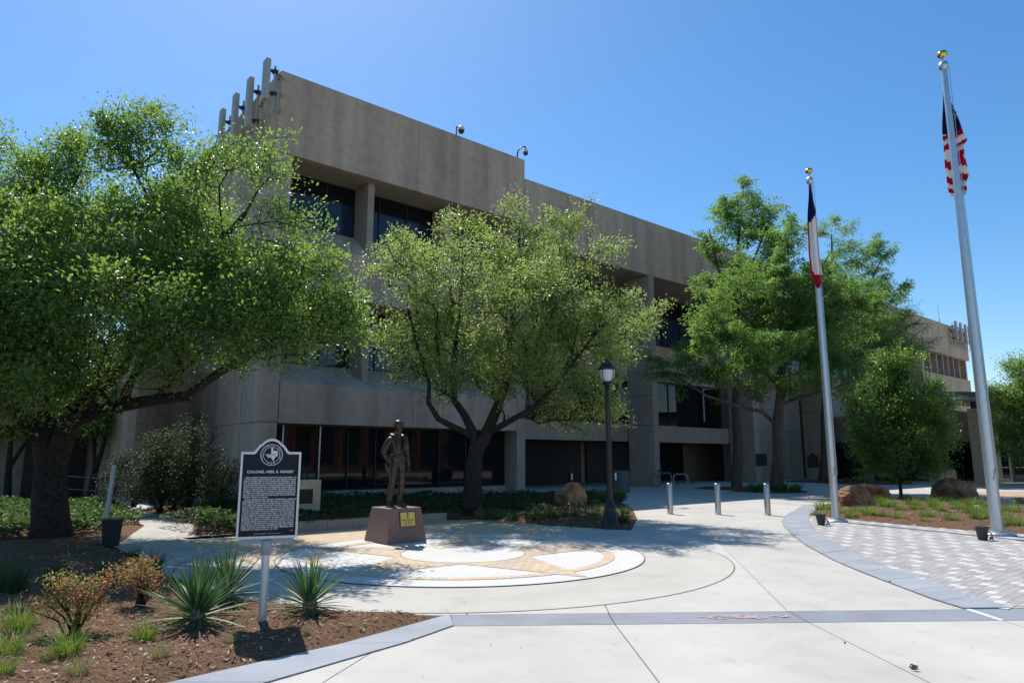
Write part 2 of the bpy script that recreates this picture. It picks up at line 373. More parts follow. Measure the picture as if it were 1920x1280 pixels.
for i in range(len(near_x)-1):
    a, b = near_x[i], near_x[i+1]
    f = lambda k, y: k[0] + (k[1]-k[0])*(7.25-y)/7.75
    for y0, y1 in ((-.5, 2.9), (2.9, None)):
        q = [(f(a, y0), y0), (f(b, y0), y0), (f(b, y1) if y1 else b[0], y1 or bb(b[0])), (f(a, y1) if y1 else a[0], y1 or bb(a[0]))]
        slab('concrete_slab', q, M_conc)
    q = [(a[0], bb(a[0])), (b[0], bb(b[0])), (b[0], bt(b[0])), (a[0], bt(a[0]))]
    if b[0] > -1: 
        if a[0] < -.62: q[0] = (-.585, bb(-.585)); q[3] = (-.66, bt(-.66))
        slab('band_slab', q, M_conc_dark, -.03, .001)
    else: slab('concrete_slab', q, M_conc)
far_x = [(-9,-9), (-4.4,-6.6), (-2.4,-4.4), (-.48,-1.9), (1.05,1.45), (3.02,5.5), (5.06,8.2), (7.3,9.6), (9.6,10.8), (11.8,12.2), (13.98,13.98)]
for i in range(len(far_x)-1):
    a, b = far_x[i], far_x[i+1]
    f = lambda k, y: k[0] + (k[1]-k[0])*(y-7.8)/14.2
    for y0, y1 in ((None, 21.98),):
        slab('concrete_slab', [(a[0], bt(a[0])), (b[0], bt(b[0])), (b[1], 21.98), (a[1], 21.98)], M_conc)
# kerb band between the planting bed and the pavement, in mitred pieces
DO = [(-.66,7.70),(-1.53,6.51),(-2.54,5.44),(-3.55,4.35),(-4.7,3.1)]; DI = [(-.585,7.20),(-.97,6.56),(-1.83,5.44),(-2.85,4.32),(-4.0,3.05)]
MB().sheet([(p[0]-.006,p[1]) for p in DO] + [(p[0]+.01,p[1]) for p in DI[::-1]], .004).build('joint_bed', M_joint, plaza)
for i in range(4):
    MB().prism([tuple(Vector(DO[i]).lerp(Vector(DO[i+1]),.006)), DO[i+1], DI[i+1], tuple(Vector(DI[i]).lerp(Vector(DI[i+1]),.006))], .0, .012).build('kerb_slab', M_conc_grey, plaza)
# curved grey band
CL = [(10.4,25.0),(9.3,22.9),(8.3,21.08),(7.2,18.72),(6.68,17.28),(6.1,15.32),(5.63,13.49),(5.28,11.65),(5.14,10.49),(5.07,9.55),(5.0,8.5),(5.03,7.98)]
CR = [(11.6,24.6),(10.2,22.9),(9.0,21.2),(8.05,19.1),(7.5,17.74),(6.88,15.86),(6.4,14.05),(6.0,12.17),(5.76,10.9),(5.63,9.75),(5.57,8.9),(5.56,8.01)]
MB().sheet([(p[0]-.012,p[1]) for p in CL] + [(p[0]+.012,p[1]) for p in CR[::-1]], .011).build('joint_bed', M_joint, plaza)
def lerp_pl(pl, t):
    t *= len(pl)-1; i = min(int(t), len(pl)-2); return tuple(Vector(pl[i]).lerp(Vector(pl[i+1]), t-i))
for i in range(15):
    a, b = i/15+.0006, (i+1)/15-.0006
    ts = [a+(b-a)*k/3 for k in range(4)]
    MB().prism([lerp_pl(CL, t) for t in ts] + [lerp_pl(CR, t) for t in ts[::-1]], .0, .015).build('band_slab', M_conc_grey, plaza)
MB().prism([(5.035,7.43),(5.085,7.43),(5.085,7.965),(5.035,7.965)], 0, .006).build('joint_strip', M_paint, plaza)

# ---- star court
SC = (-.85, 12.33)
def ring_poly(c, r, n=96, a0=0, a1=2*math.pi): return [(c[0]+r*math.cos(a0+(a1-a0)*k/n), c[1]+r*math.sin(a0+(a1-a0)*k/n)) for k in range(n)]
def annulus(c, r0, r1, z, n=96):
    a, b = ring_poly(c, r0, n), ring_poly(c, r1, n); m = MB()
    m.add([(*p, z) for p in a] + [(*p, z) for p in b], [(i, n+i, n+(i+1) % n, (i+1) % n) for i in range(n)]); return m
court = struct(thing('star_court', None, None))
MB().sheet(ring_poly((-.87,12.26), 4.49), .003).build('outer_ring', M_conc_beige, court)
annulus((-.87,12.26), 4.484, 4.502, .0045).build('ring_joint', M_joint, court)
TAN = [tuple(gp(342,1008)[:2]), tuple(gp(520,1071)[:2]), tuple(gp(700,1050)[:2]), tuple(gp(985,1030)[:2]), tuple(gp(1040,1006)[:2]), tuple(gp(1000,982)[:2]), (-.6,19.2), (-2.6,18.6), (-3.9,16.75), (-7.0,14.1)]
MB().sheet(TAN, .006).build('joint_bed', M_sand, court)
MB().sheet(ring_poly(SC, 3.1), .014).build('white_disc', M_conc_white, court)
annulus(SC, 3.095, 3.113, .0155).build('ring_joint', M_joint, court)
A40 = R(40.19); ex = Vector((math.cos(A40), math.sin(A40))); ey = Vector((-math.sin(A40), math.cos(A40)))
def piece_mb(mb, poly, z0, z1): mb.prism(poly, z0, z1)
def bricks_in(cell, o, dx, dy, L, W, gap=.004):
    """running-bond rectangles of a grid clipped to a convex counter-clockwise cell"""
    o = Vector(o); dx = Vector(dx); dy = Vector(dy); us = [(Vector(p)-o).dot(dx) for p in cell]; vs = [(Vector(p)-o).dot(dy) for p in cell]; out = []
    for j in range(math.floor(min(vs)/W), math.ceil(max(vs)/W)):
        sh = (j % 2)*L/2
        for i in range(math.floor((min(us)-sh)/L), math.ceil((max(us)-sh)/L)):
            u0, v0 = i*L+sh, j*W
            q = [o+dx*(u0+gap)+dy*(v0+gap), o+dx*(u0+L-gap)+dy*(v0+gap), o+dx*(u0+L-gap)+dy*(v0+W-gap), o+dx*(u0+gap)+dy*(v0+W-gap)]
            c = clip_convex(q, cell)
            if len(c) > 2 and parea(c) > .0012: out.append(c)
    return out
def ccw(p):
    A = sum(p[i][0]*p[(i+1)%len(p)][1]-p[(i+1)%len(p)][0]*p[i][1] for i in range(len(p))); return p if A > 0 else p[::-1]
a0 = R(-51.5); star = []
for k in range(10):
    r = 3.08 if k % 2 == 0 else 1.18
    star.append((SC[0]+r*math.cos(a0+k*R(36)), SC[1]+r*math.sin(a0+k*R(36))))
MB().sheet(star, .0155).build('joint_bed', M_sand, court)
annulus(SC, 2.425, 2.615, .0165).build('joint_bed', M_sand, court)
brk = []
for k in range(0, 10, 2):
    tip, l, r_ = star[k], star[(k-1) % 10], star[(k+1) % 10]
    d = (Vector(tip)-Vector(SC)).normalized(); cell = ccw([tip, r_, SC, l])
    brk += bricks_in(cell, SC, (-d.y, d.x), d, .2, .1)
brk = [b for b in brk if math.hypot(sum(p[0] for p in b)/len(b)-SC[0], sum(p[1] for p in b)/len(b)-SC[1]) > 1.0]
nR = 158
for k in range(nR):
    a, b = 2*math.pi*k/nR+.0015, 2*math.pi*(k+1)/nR-.0015
    q = [(SC[0]+r*math.cos(t), SC[1]+r*math.sin(t)) for r, t in ((2.43,a),(2.61,a),(2.61,b),(2.43,b))]
    c = np.mean(q, axis=0)
    if not in_poly([c], star)[0]: brk.append(ccw(q))
brk.sort(key=lambda b: np.hypot(*np.mean(b, axis=0)))
rest = MB()
for i, b in enumerate(brk):
    z = .021 + .0012*random.random()
    if i < 300:
        MB().prism(b, .0, z).build('brick', M_brick, court)
    else: rest.prism(b, .0, z)
rest.build('brick', M_brick, court, kind='stuff')
MB().prism(ring_poly(SC, 1.07, 64), 0, .0235).build('white_disc', M_conc_white, court)
annulus(SC, 1.07, 1.085, .0232, 64).build('ring_joint', M_joint, court)
tf = MB(); cellt = [tuple(p) for p in TAN]
us = [Vector(p).dot(ex) for p in TAN]; vs = [Vector(p).dot(ey) for p in TAN]
qs = []
for j in range(math.floor(min(vs)/.1), math.ceil(max(vs)/.1)):
    for i in range(math.floor(min(us)/.2)-1, math.ceil(max(us)/.2)):
        u0, v0 = i*.2+(j % 2)*.1, j*.1
        qs.append([tuple(ex*(u0+a)+ey*(v0+b)) for a, b in ((.004,.004),(.196,.004),(.196,.096),(.004,.096))])
cen = np.array([np.mean(q, axis=0) for q in qs]); ok = in_poly(cen, TAN) & (np.hypot(cen[:,0]-SC[0], cen[:,1]-SC[1]) > 3.05)
for q, k in zip(qs, ok):
    if k: tf.prism(q, .003, .0115+.001*random.random())
tf.build('paver', M_brick, court, kind='stuff')

# ---- grey and white pavers on the right
PV = [p for p in CR[3:]] + [(14.0,8.35),(18,9.5),(18,13.0),(13.5,13.3),(11.14,15.5),(10.4,16.5),(9.82,17.6),(9.22,19.05),(8.58,20.3)]
PVx = [(p[0]-.1, p[1]) for p in CR[3:]] + PV[len(CR)-3:]
yard = struct(thing('paver_court', None, None))
MB().sheet(PVx, .0045).build('joint_bed', M_sand, yard)
us = [Vector(p).dot(ex) for p in PVx]; vs = [Vector(p).dot(ey) for p in PVx]; qs = []
for j in range(math.floor(min(vs)/.12), math.ceil(max(vs)/.12)):
    for i in range(math.floor(min(us)/.2)-1, math.ceil(max(us)/.2)):
        u0, v0 = i*.2+(j % 2)*.1, j*.12; is_white = ((i+2*(j//2)+(j % 2)*3) % 5 == 0 and random.random() < .84) or random.random() < .02  # picks the white pavers, on a loose lattice
        qs.append([tuple(ex*(u0+a)+ey*(v0+b)) for a, b in ((.003,.003),(.197,.003),(.197,.117),(.003,.117))] + [is_white])
cen = np.array([np.mean(q[:4], axis=0) for q in qs]); ok = in_poly(cen, PVx); qs = [q for q, k in zip(qs, ok) if k]
inframe = lambda q: -.02 < (q[0][0]/q[0][1]) < .765
qs.sort(key=lambda q: (not inframe(q), math.hypot(*q[0])))
pm = {M_paver: MB(), M_paverw: MB()}
for i, q in enumerate(qs):
    m = M_paverw if q[4] else M_paver; q = q[:4]; z = .010 + .001*random.random()
    if i < 300: MB().prism(q, .0, z).build('paver', m, yard)
    else: pm[m].prism(q, .0, z)
for m, b in pm.items(): b.build('paver', m, yard, kind='stuff')
# pink chalk scrawl on the dark band
ch = MB()
for i in range(46):
    x = random.uniform(1.98, 2.66) if i < 38 else random.uniform(2.78, 2.9); y = bb(x) + random.uniform(.17, .36)
    a = random.gauss(0, .35); l = random.uniform(.03, .09); d = Vector((math.cos(a), math.sin(a)))*l; n_ = Vector((-d.y, d.x)).normalized()*.008
    p = Vector((x, y)); ch.sheet([tuple(p-d+n_), tuple(p-d-n_), tuple(p+d-n_), tuple(p+d+n_)], .0045+.0001*i)
tag(ch.build('chalk_marks', M_chalk, plaza), 'pink chalk scrawl', kind='stuff')

# ---- planting beds
struct(MB().sheet([(-34,12),(-9.01,12),(-9.01,22.01),(4,30),(-8,34),(-34,34)], -.012).build('planting_soil', M_mulch))
struct(MB().sheet([tuple(gp(*q)[:2]) for q in ((200,1030),(262,984),(215,960),(240,948),(318,958),(372,985),(350,1006))], .0045).build('side_path', M_conc_beige))
LB = [(-.70,7.66)] + [tuple(gp(*q)[:2]) for q in ((640,1147),(525,1134),(452,1120),(315,1080),(270,1052),(217,1025),(273,985),(230,962))] + [(-13.4,23.5),(-15.5,26.5),(-34,31),(-34,1.0),(-9,-2),(-5.6,2.2),(-4.7,3.12),(-3.55,4.36),(-2.54,5.45),(-1.53,6.52)]
bed('left_mulch_bed', LB, .07, .10, 0, .04, .3, near=9)
KP = gp(1221, 912); kpt = lambda u, w_: (KP.x + u*.76388 + w_*.64537, KP.y + u*.64537 - w_*.76388)
KA, KB = kpt(-26.4, 10.9), kpt(-22.2, 10.9)
RB = [kpt(-26.3, 10.75), kpt(-22.2, 10.75)] + [tuple(gp(*q)[:2]) for q in ((835,974),(928,977),(1000,983),(1040,986),(1100,989),(1183,994),(1195,973),(1185,951),(1166,942))] + [(4.6,29.5),(3.5,33),(-8.0,27.2),(-10.5,26.0),(-12.5,24.0)] + [tuple(gp(*q)[:2]) for q in ((262,960),(310,966),(360,985),(352,1002))]
bed('middle_mulch_bed', RB, .16, .2, 0, .05, .9)
k0 = Vector(KA); k1 = Vector(KB); kd = (k1-k0).normalized(); kn = Vector((-kd.y, kd.x)); nk = 5
pk = thing('planter_kerb', 'low grey concrete kerb wall in front of the shaded shrub bed', 'kerb')
for i in range(nk):
    a = k0.lerp(k1, i/nk+.001); b = k0.lerp(k1, (i+1)/nk-.001)
    MB().prism([tuple(a), tuple(b), tuple(b+kn*.2), tuple(a+kn*.2)], -.02, .235).build('kerb_section', M_wall_d, pk, bevel=.015)
RIGHT = [tuple(gp(1514,966)[:2]), tuple(gp(1560,971)[:2]), (9.22,19.0), (9.82,17.55), (10.4,16.45), (11.14,15.45), (13.5,13.25), (18,13), (26,17), (23,24.5), tuple(gp(1835,952)[:2]), tuple(gp(1800,938)[:2]), tuple(gp(1690,933)[:2]), tuple(gp(1580,938)[:2]), tuple(gp(1540,947)[:2])]
bed('right_mulch_bed', RIGHT, .07, .16, 0, .04, .35)
struct(MB().sheet([tuple(gp(1800,944)[:2]), tuple(gp(1828,921)[:2]), (46,37), (46,20), (26,17), (20,22)], .007).build('crushed_granite_path', M_granitepath))
for k, (q, a, b) in enumerate((((1446,921),1.9,1.1), ((1628,906),3.0,1.6), ((1380,916),2.2,1.0), ((1548,903),2.6,1.4), ((1715,893),4,2.0))):
    c = gp(*q); bed('tree_well', [(c.x+a*math.cos(t)*(1+.12*math.sin(3*t)), c.y+b*math.sin(t)*1.6) for t in np.linspace(0, 2*math.pi, 20)[:-1]], .10, .35, 0, .05, .6)

# ================================================================ OFFICE BUILDING (local x along the facade, y into it)
BP = gp(1221, 912)
BU = Vector((math.cos(A40), math.sin(A40), 0)); BV = Vector((-math.sin(A40), math.cos(A40), 0))
def loc_v(px, py, y=0.0):
    """photo pixel on the plane y of the building -> (u, z)"""
    d = ray(px, py); o = Vector((0, 0, EYE)); t = ((BP + BV*y - o).dot(BV))/d.dot(BV); X = o + d*t
    return (X-BP).dot(BU), X.z
def loc_u(px, py, u):
    d = ray(px, py); o = Vector((0, 0, EYE)); t = ((BP + BU*u - o).dot(BU))/d.dot(BU); X = o + d*t
    return (X-BP).dot(BV), X.z
def wpt(u, y, z): return BP + BU*u + BV*y + Vector((0, 0, z))
bld = thing('office_building', 'three storey tan concrete office block with deep window recesses', 'building', BP, A40)
g_ = .012
def panels(name, u0, u1, n, y0, y1, z0, z1, m, par=None):
    for i in range(n):
        a = u0+(u1-u0)*i/n+g_/2; b = u0+(u1-u0)*(i+1)/n-g_/2
        MB().box((a, y0, z0), (b, y1, z1)).build(name, m, par or bld, bevel=.012)
def profile(name, prof, u0, u1, n, m):
    for i in range(n):
        a = u0+(u1-u0)*i/n+g_/2; b = u0+(u1-u0)*(i+1)/n-g_/2
        MB().extr(prof, a, b).build(name, m, bld, bevel=.012)
def window(u0, u1, y, z0, z1, mull, rows=(), fm=None, mw=.05):
    f = MB(); fm = fm or M_frame
    f.box((u0, y-.04, z0), (u1, y+.06, z0+.06)); f.box((u0, y-.04, z1-.06), (u1, y+.06, z1))
    xs = [u0] + list(mull) + [u1]
    for i, x in enumerate(xs):
        xa = x if i == 0 else x-mw/2; xb = x+mw if i == 0 else (x if i == len(xs)-1 else x+mw/2)
        if i == len(xs)-1: xa = x-mw
        f.box((xa, y-.045, z0+.061), (xb, y+.055, z1-.061))
    wo = f.build('window', fm, bld)
    for i in range(len(xs)-1):
        rz = [z0+.061] + list(rows) + [z1-.061]
        for j in range(len(rz)-1):
            yy = y + .01 + .004*random.random()
            MB().box((xs[i]+mw, yy, rz[j]+.012), (xs[i+1]-mw if i < len(xs)-2 else xs[i+1]-mw, yy+.02, rz[j+1]-.012)).build('pane', M_blind if (rows and j == 0 and random.random() < .8) else M_glass, wo)
    return wo
# corner block
panels('parapet_panel', -23.3, -9.85, 2, 0, .35, 14.0, 17.55, M_wall)
MB().box((-22.9, .4, 14.12), (-10.0, 21.5, 17.3)).box((-22.9, 2.25, .05), (-10.0, 21.5, 14.1)).build('core', M_wall_d, bld)
for z0, z1 in ((0, 3.015), (3.03, 8.28), (8.3, 13.985)):
    MB().box((-23.3, .0, z0), (-22.62, 2.2, z1)).build('corner_pier', M_wall, bld, bevel=.03)
for k in range(4):
    a, b = 2.22+k*5, 2.22+(k+1)*5-.015
    for z0, z1 in ((0, 3.015), (3.03, 8.28), (8.3, 13.985)):
        MB().box((-23.3, a, z0), (-22.95, b, z1)).build('side_panel', M_wall, bld)
    MB().box((-23.3, a if k else .36, 14.0), (-22.95, b, 17.55)).build('parapet_panel', M_wall, bld)
for z0, z1 in ((0, 3.64), (3.655, 5.44), (5.455, 9.6), (9.615, 13.99)):
    MB().box((-10.42, .0, z0), (-9.87, 2.0, z1)).build('column_section', M_wall_d, bld, bevel=.015)
panels('soffit_panel', -22.6, -9.9, 9, .36, 1.95, 14.02, 14.1, M_soffit)
profile('spandrel_panel', [(0,8.3),(0,10.35),(1.78,11.68),(2.2,11.68),(2.2,8.3)], -22.6, -10.44, 2, M_wall)
profile('spandrel_panel', [(0,3.0),(0,4.58),(1.78,5.6),(2.2,5.6),(2.2,3.0)], -22.6, -10.44, 2, M_wall)
fins = [(-18.82, -18.5), (-14.5, -14.18)]
for a, b in fins:
    for z0, z1 in ((10.75, 14.01), (4.9, 8.3)): MB().box((a, .56, z0), (b, 1.82, z1)).build('fin', M_wall_d, bld, bevel=.01)
for a, b in ((-22.6, -18.83), (-18.49, -14.51), (-14.17, -10.44)):
    m1 = a+(b-a)*.24; m2 = a+(b-a)*.62
    window(a, b, 1.84, 11.69, 14.01, (m1, m2), (13.2,)); window(a, b, 1.84, 5.61, 8.29, (m1, m2), (7.4,))
gm = [loc_v(p, 850, 1.0)[0] for p in (527, 597, 651, 703, 760, 822, 872)]
gw = window(-22.6, -10.44, 1.0, .32, 2.995, gm[1:], (), M_frame)
for x in gm[:2]: MB().box((x-.03, .90, .33), (x+.03, .95, 2.98)).build('mullion_cover', M_alu, bld)
MB().box((-22.6, .8, 0), (-10.44, 1.3, .315)).build('base_kerb', M_wall_d, bld)
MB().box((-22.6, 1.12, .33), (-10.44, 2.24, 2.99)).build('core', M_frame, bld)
# low stair wing at the back of the side wall
wing = MB().prism([(-23.31,9.6),(-24.3,8.7),(-26.6,4.75),(-26.6,14.5),(-23.31,14.5)], 0, 3.04).prism([(-23.31,9.6),(-24.3,8.7),(-26.6,4.75),(-26.6,14.5),(-23.31,14.5)], 3.055, 7.2)
wing.build('wing_wall', M_wall, bld)
MB().box((-26.9, 4.4, 0), (-26.62, 14.5, 6.2)).build('wing_end', M_wall, bld)
MB().box((-36, 8.5, 3.0), (-27.0, 14, 4.3)).build('wing_beam', M_wall_d, bld)
MB().box((-36, 10.5, 0), (-27.0, 14, 2.99)).build('recess_wall', M_wall_d, bld)
dr = MB().box((-29.6, 10.38, 0.02), (-27.3, 10.48, 2.6)).build('door', M_frame, bld); MB().box((-28.5, 10.33, 1.0), (-28.4, 10.37, 1.3)).build('handle', M_alu, dr)
# main range
ME = 59.9
panels('parapet_panel', -9.84, ME, 13, 0, .35, 12.95, 16.5, M_wall)
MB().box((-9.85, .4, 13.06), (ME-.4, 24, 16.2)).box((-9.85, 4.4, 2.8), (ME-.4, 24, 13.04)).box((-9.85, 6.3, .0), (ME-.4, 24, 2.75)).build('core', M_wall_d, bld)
for k in range(4): MB().box((ME-.35, .36+k*6, 0), (ME, .36+(k+1)*6-.02, 16.5)).build('end_panel', M_wall, bld)
panels('soffit_panel', -9.84, ME-.4, 26, .36, 3.8, 12.97, 13.05, M_soffit)
cols = [(.46, .95), (11.7, 12.3), (22.7, 23.3), (33.9, 34.5), (44.9, 45.5)]
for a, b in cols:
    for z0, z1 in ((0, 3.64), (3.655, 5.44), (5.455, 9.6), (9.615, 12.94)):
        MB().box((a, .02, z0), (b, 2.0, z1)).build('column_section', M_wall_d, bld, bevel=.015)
edges = [-9.84] + [x for c in cols for x in c] + [ME-.36]
for k in range(0, len(edges), 2):
    a, b = edges[k]+.01, edges[k+1]-.01
    window(a, b, 3.62, 9.31, 12.96, [a+(b-a)*q for q in (.12, .3, .5, .7, .88)], (11.6,))
    panels('spandrel_panel', a, b, 2, 3.0, 3.9, 6.85, 9.3, M_wall)
    if k in (0, 2, 10):
        window(a, b, 3.3, 3.76, 6.84, [a+(b-a)*q for q in (.12, .3, .5, .7, .88)])
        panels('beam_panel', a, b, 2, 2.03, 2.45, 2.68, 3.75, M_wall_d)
        MB().box((a, 2.46, 2.70), (b, 6.3, 2.79)).build('soffit_panel', M_frame, bld)  # ceiling coloured near-black to carry the shade of the deep recess
        MB().box((a, 6.12, .03), (b, 6.28, 2.69)).build('recess_wall', M_frame, bld)  # near-black wall instead of glass; the recess's shade is in its colour
    else:
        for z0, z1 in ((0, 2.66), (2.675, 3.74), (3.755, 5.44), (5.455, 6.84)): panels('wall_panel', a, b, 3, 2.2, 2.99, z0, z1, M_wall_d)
panels('spandrel_panel', 45.6, 59.5, 3, .02, .5, 6.9, 10.6, M_wall)
for u in (48.3, 50.3, 52.2, 53.8, 55.5, 57.4): MB().box((u, .4, 10.61), (u+.3, 3.55, 12.95)).build('fin', M_wall_d, bld)
# dome security cameras on the parapet
def on_parapet(px, ztop): 
    y, z = .17, ztop
    best = min(np.linspace(-23, -9.9, 400), key=lambda u: abs(scr(wpt(u, .17, ztop))[0]-px)); return best
def scr(X):
    X = Vector(X) - Vector((0, 0, EYE)); c = X.y*math.cos(PITCH)+X.z*math.sin(PITCH); v = -X.y*math.sin(PITCH)+X.z*math.cos(PITCH)
    return 960+FPX*X.x/c, 640-FPX*v/c
u1 = on_parapet(856, 17.55); c1 = thing('security_camera', 'white dome security camera on a short post on the parapet', 'camera', wpt(u1, .17, 17.55), A40, 'roof cameras')
MB().tube([(0,0,-.05),(0,0,.55)], .03, 8).tube([(0,0,.5),(.16,-.1,.52)], .025, 6).build('post', M_black, c1)
MB().lathe([(0,.58),(.12,.56),(.17,.46),(.17,.36)], (.2,-.14,0), 14).build('housing', M_white, c1)
MB().lathe([(.165,.36),(.15,.26),(.09,.18),(0,.15)], (.2,-.14,0), 14).build('dome', M_dome, c1)
u2 = on_parapet(970, 17.55); c2 = thing('security_camera', 'white dome security camera hanging from a black gooseneck arm', 'camera', wpt(u2, .17, 17.55), A40, 'roof cameras')
arc = [(0,0,-.05),(0,0,.25)] + [(.42*(1-math.cos(t)), -.2*(1-math.cos(t)), .25+.52*math.sin(t)) for t in np.linspace(.15, 1.5, 8)]
MB().tube(arc, .035, 8).tube([arc[-1], (.42, -.2, .66)], .04, 6).build('arm', M_black, c2)
MB().lathe([(0,.66),(.1,.64),(.15,.52),(.15,.44)], (.42,-.2,0), 14).build('housing', M_white, c2)
MB().lathe([(.145,.44),(.13,.34),(.08,.27),(0,.25)], (.42,-.2,0), 14).build('dome', M_dome, c2)
# panel antennas
def antenna(loc, rz, label, grp, wd=.42, dp=.20, ht=1.9, off=.55):
    t = thing('panel_antenna', label, 'antenna', loc, rz, grp)          # local -x points away from the wall
    MB().box((-off-dp, -wd/2, 0), (-off, wd/2, ht)).build('radome', M_radome, t, bevel=.02)
    MB().tube([(-off+.25, 0, -.35), (-off+.25, 0, ht*.92)], .05, 8).build('mast', M_radome, t)
    for z in (.35, ht*.75): MB().box((-off, -.06, z), (-off+.22, .06, z+.09)).box((-off+.16, -.09, z-.03), (-off+.34, .09, z+.12)).build('clamp', M_cable, t)
    for z in (-.2, .5): MB().box((-off+.28, -.035, z), (.02, .035, z+.07)).box((-.04, -.16, z-.1), (.02, .16, z+.17)).build('wall_bracket', M_radome, t)
    b = MB()
    for k in range(3):
        y = -.1+.1*k; b.tube([(-off-.06, y, .02), (-off-.05, y*1.2, -.35), (-off+.12, y*1.3, -.62-.05*k), (-off+.3, y, -.45), (-off+.34, y*.7, .3), (-off+.30, y*.6, 1.1), (-.15, y*.6, 1.45+.07*k), (.12, y, 1.2)], .017, 5)
    b.build('cable', M_radome, t)
    MB().tube([(-off+.3, .12, 1.0), (-off+.35, .2, 1.35), (-.2, .25, 1.55), (.1, .2, 1.3)], .028, 6).tube([(-off+.3, .2, .95), (-off+.4, .3, 1.3), (-.15, .33, 1.42), (.1, .3, 1.2)], .028, 6).build('cable', M_cable, t)
    return t
labs = ['tan panel antenna nearest the parapet corner, with looped cables below', 'tallest looking tan panel antenna, second from the parapet corner', 'tan panel antenna third from the parapet corner, above the leaves', 'smallest looking tan panel antenna, farthest from the parapet corner']
for k, (px, pt, pb, lab) in enumerate(((499,112,182,labs[0]), (468,147,232,labs[1]), (441,177,262,labs[2]), (416,206,285,labs[3]))):
    y, zt = loc_u(px, pt, -24.0); _, zb = loc_u(px, pb, -24.0)
    antenna(wpt(-23.3, y, zb), A40, lab, 'antennas on the side of the parapet', ht=zt-zb)
rl = ['pale panel antenna at the far parapet end, innermost of four', 'pale panel antenna at the far parapet end, second of four', 'pale panel antenna at the far parapet end, third of four', 'pale panel antenna on the far outer corner, outermost of four']
for k, px in enumerate((1790, 1799, 1808, 1815)):
    u, zt = loc_v(px, 602+3.2*k, -.6)
    antenna(wpt(u, 0, zt-2.3), A40+R(90), rl[k], 'antennas at the far parapet end', ht=2.3, wd=.4)
u, z = loc_v(1761, 600, .2); wa = thing('whip_antenna', 'thin whip antenna on the far parapet', 'antenna', wpt(u, .2, 16.5), A40)
MB().tube([(0,0,0),(0,0,.5)], .06, 6).build('base', M_radome, wa); MB().tube([(0,0,.5),(0,0,2.2)], [.03,.015], 5).build('rod', M_radome, wa)

# stair railing left of the wing, in front of the recess
rl_ = thing('stair_railing', 'dark teal pipe railing beside the shaded side door', 'railing', gp(185, 945), R(12))
rb = MB()
for x in (-1.1, -.1, .9): MB().tube([(x,0,-.05),(x,0,1.0-.18*(x+1.1)/2)], .028, 6).build('post', M_teal, rl_)
for z in (1.0, .55): MB().tube([(-1.3,0,z+.03),(-1.1,0,z),(.9,0,z-.18),(1.1,0,z-.24)], .025, 6).build('rail', M_teal, rl_)

# ================================================================ ENTRANCE PAVILION, right
ent = thing('entrance_pavilion', 'glass entrance pavilion under a flat white canopy', 'building', (30.5, 46.5, 0), R(4))
MB().box((-3.4,-2.6,5.42),(16,3.8,5.50)).build('soffit', M_canopy, ent)
MB().box((-3.5,-2.7,5.51),(16,3.9,5.86)).build('fascia', M_fascia, ent)
MB().box((.55,-.6,4.95),(.95,-.2,5.41)).build('post', M_fascia, ent)
MB().box((-3.2,4.6,2.9),(16,12,5.0)).build('upper_wall', M_wall_d, ent)
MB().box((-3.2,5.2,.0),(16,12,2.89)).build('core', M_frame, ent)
for i in range(9):
    a = -3.2+i*1.1
    p_ = MB().box((a,5.0,.0),(a+.06,5.12,2.88)).build('mullion', M_frame, ent)
    MB().box((a+.07,5.06,.1),(a+1.09,5.08,2.86)).build('pane', M_glass, ent)
MB().box((-2.1,2.2,4.1),(.2,2.6,4.16)).build('light_shelf', M_canopy, ent)
for i in range(4):                                     # doors, facing the square
    a = 2.6+i*1.05
    d_ = MB().box((a,.6,.02),(a+.14,.68,2.6)).box((a+.88,.6,.02),(a+1.02,.68,2.6)).box((a+.142,.6,.02),(a+.878,.68,.3)).box((a+.142,.6,2.42),(a+.878,.68,2.6)).build('door', M_fascia if i % 2 else M_lime, ent)
    MB().box((a+.145,.63,.305),(a+.875,.65,2.415)).build('pane', M_glass, d_)
    MB().box((a+.15,.52,1.02),(a+.87,.56,1.07)).build('handle', M_alu, d_)
MB().box((2.5,.58,2.61),(16,.9,5.4)).build('transom', M_glass, ent)
MB().box((6.9,.6,.02),(16,.9,2.6)).build('side_glass', M_glass, ent)
pl = thing('stone_pillar', 'square limestone pillar of coursed blocks beside the entrance', 'pillar', (30.75, 44.9, 0), R(14))
hs = [.62,.42,.62,.30,.52,.30,.62,.30,.62,.55]; z = 0.0
for k, h in enumerate(hs):
    cut = [(-.55,.55)] if k % 3 == 1 else ([(-.55,.05),(.06,.55)] if k % 2 else [(-.55,-.12),(-.11,.55)])
    for a, b in cut:
        e = random.uniform(0, .012); MB().box((a+.004,-.55-e,z+.005),(b-.004,.55,z+h-.005)).build('stone_block', M_lime, pl, bevel=.012)
    z += h
blk = thing('stone_lectern', 'limestone block with a sloping dark plaque on top', 'monument', gp(1768, 903), R(8))
MB().add([(-.62,-.5,0),(.72,-.5,0),(.72,.6,0),(-.62,.6,0),(-.62,-.5,.80),(.72,-.5,.80),(.72,.6,1.18),(-.62,.6,1.18)], [(0,3,2,1),(4,5,6,7),(0,1,5,4),(1,2,6,5),(2,3,7,6),(3,0,4,7)]).build('block', M_lime, blk, bevel=.03)
q0 = MB().add([(-.5,-.38,.852),(.6,-.38,.852),(.6,.48,1.149),(-.5,.48,1.149),(-.5,-.38,.872),(.6,-.38,.872),(.6,.48,1.169),(-.5,.48,1.169)], [(0,3,2,1),(4,5,6,7),(0,1,5,4),(1,2,6,5),(2,3,7,6),(3,0,4,7)]).build('plaque', M_bronze, blk)
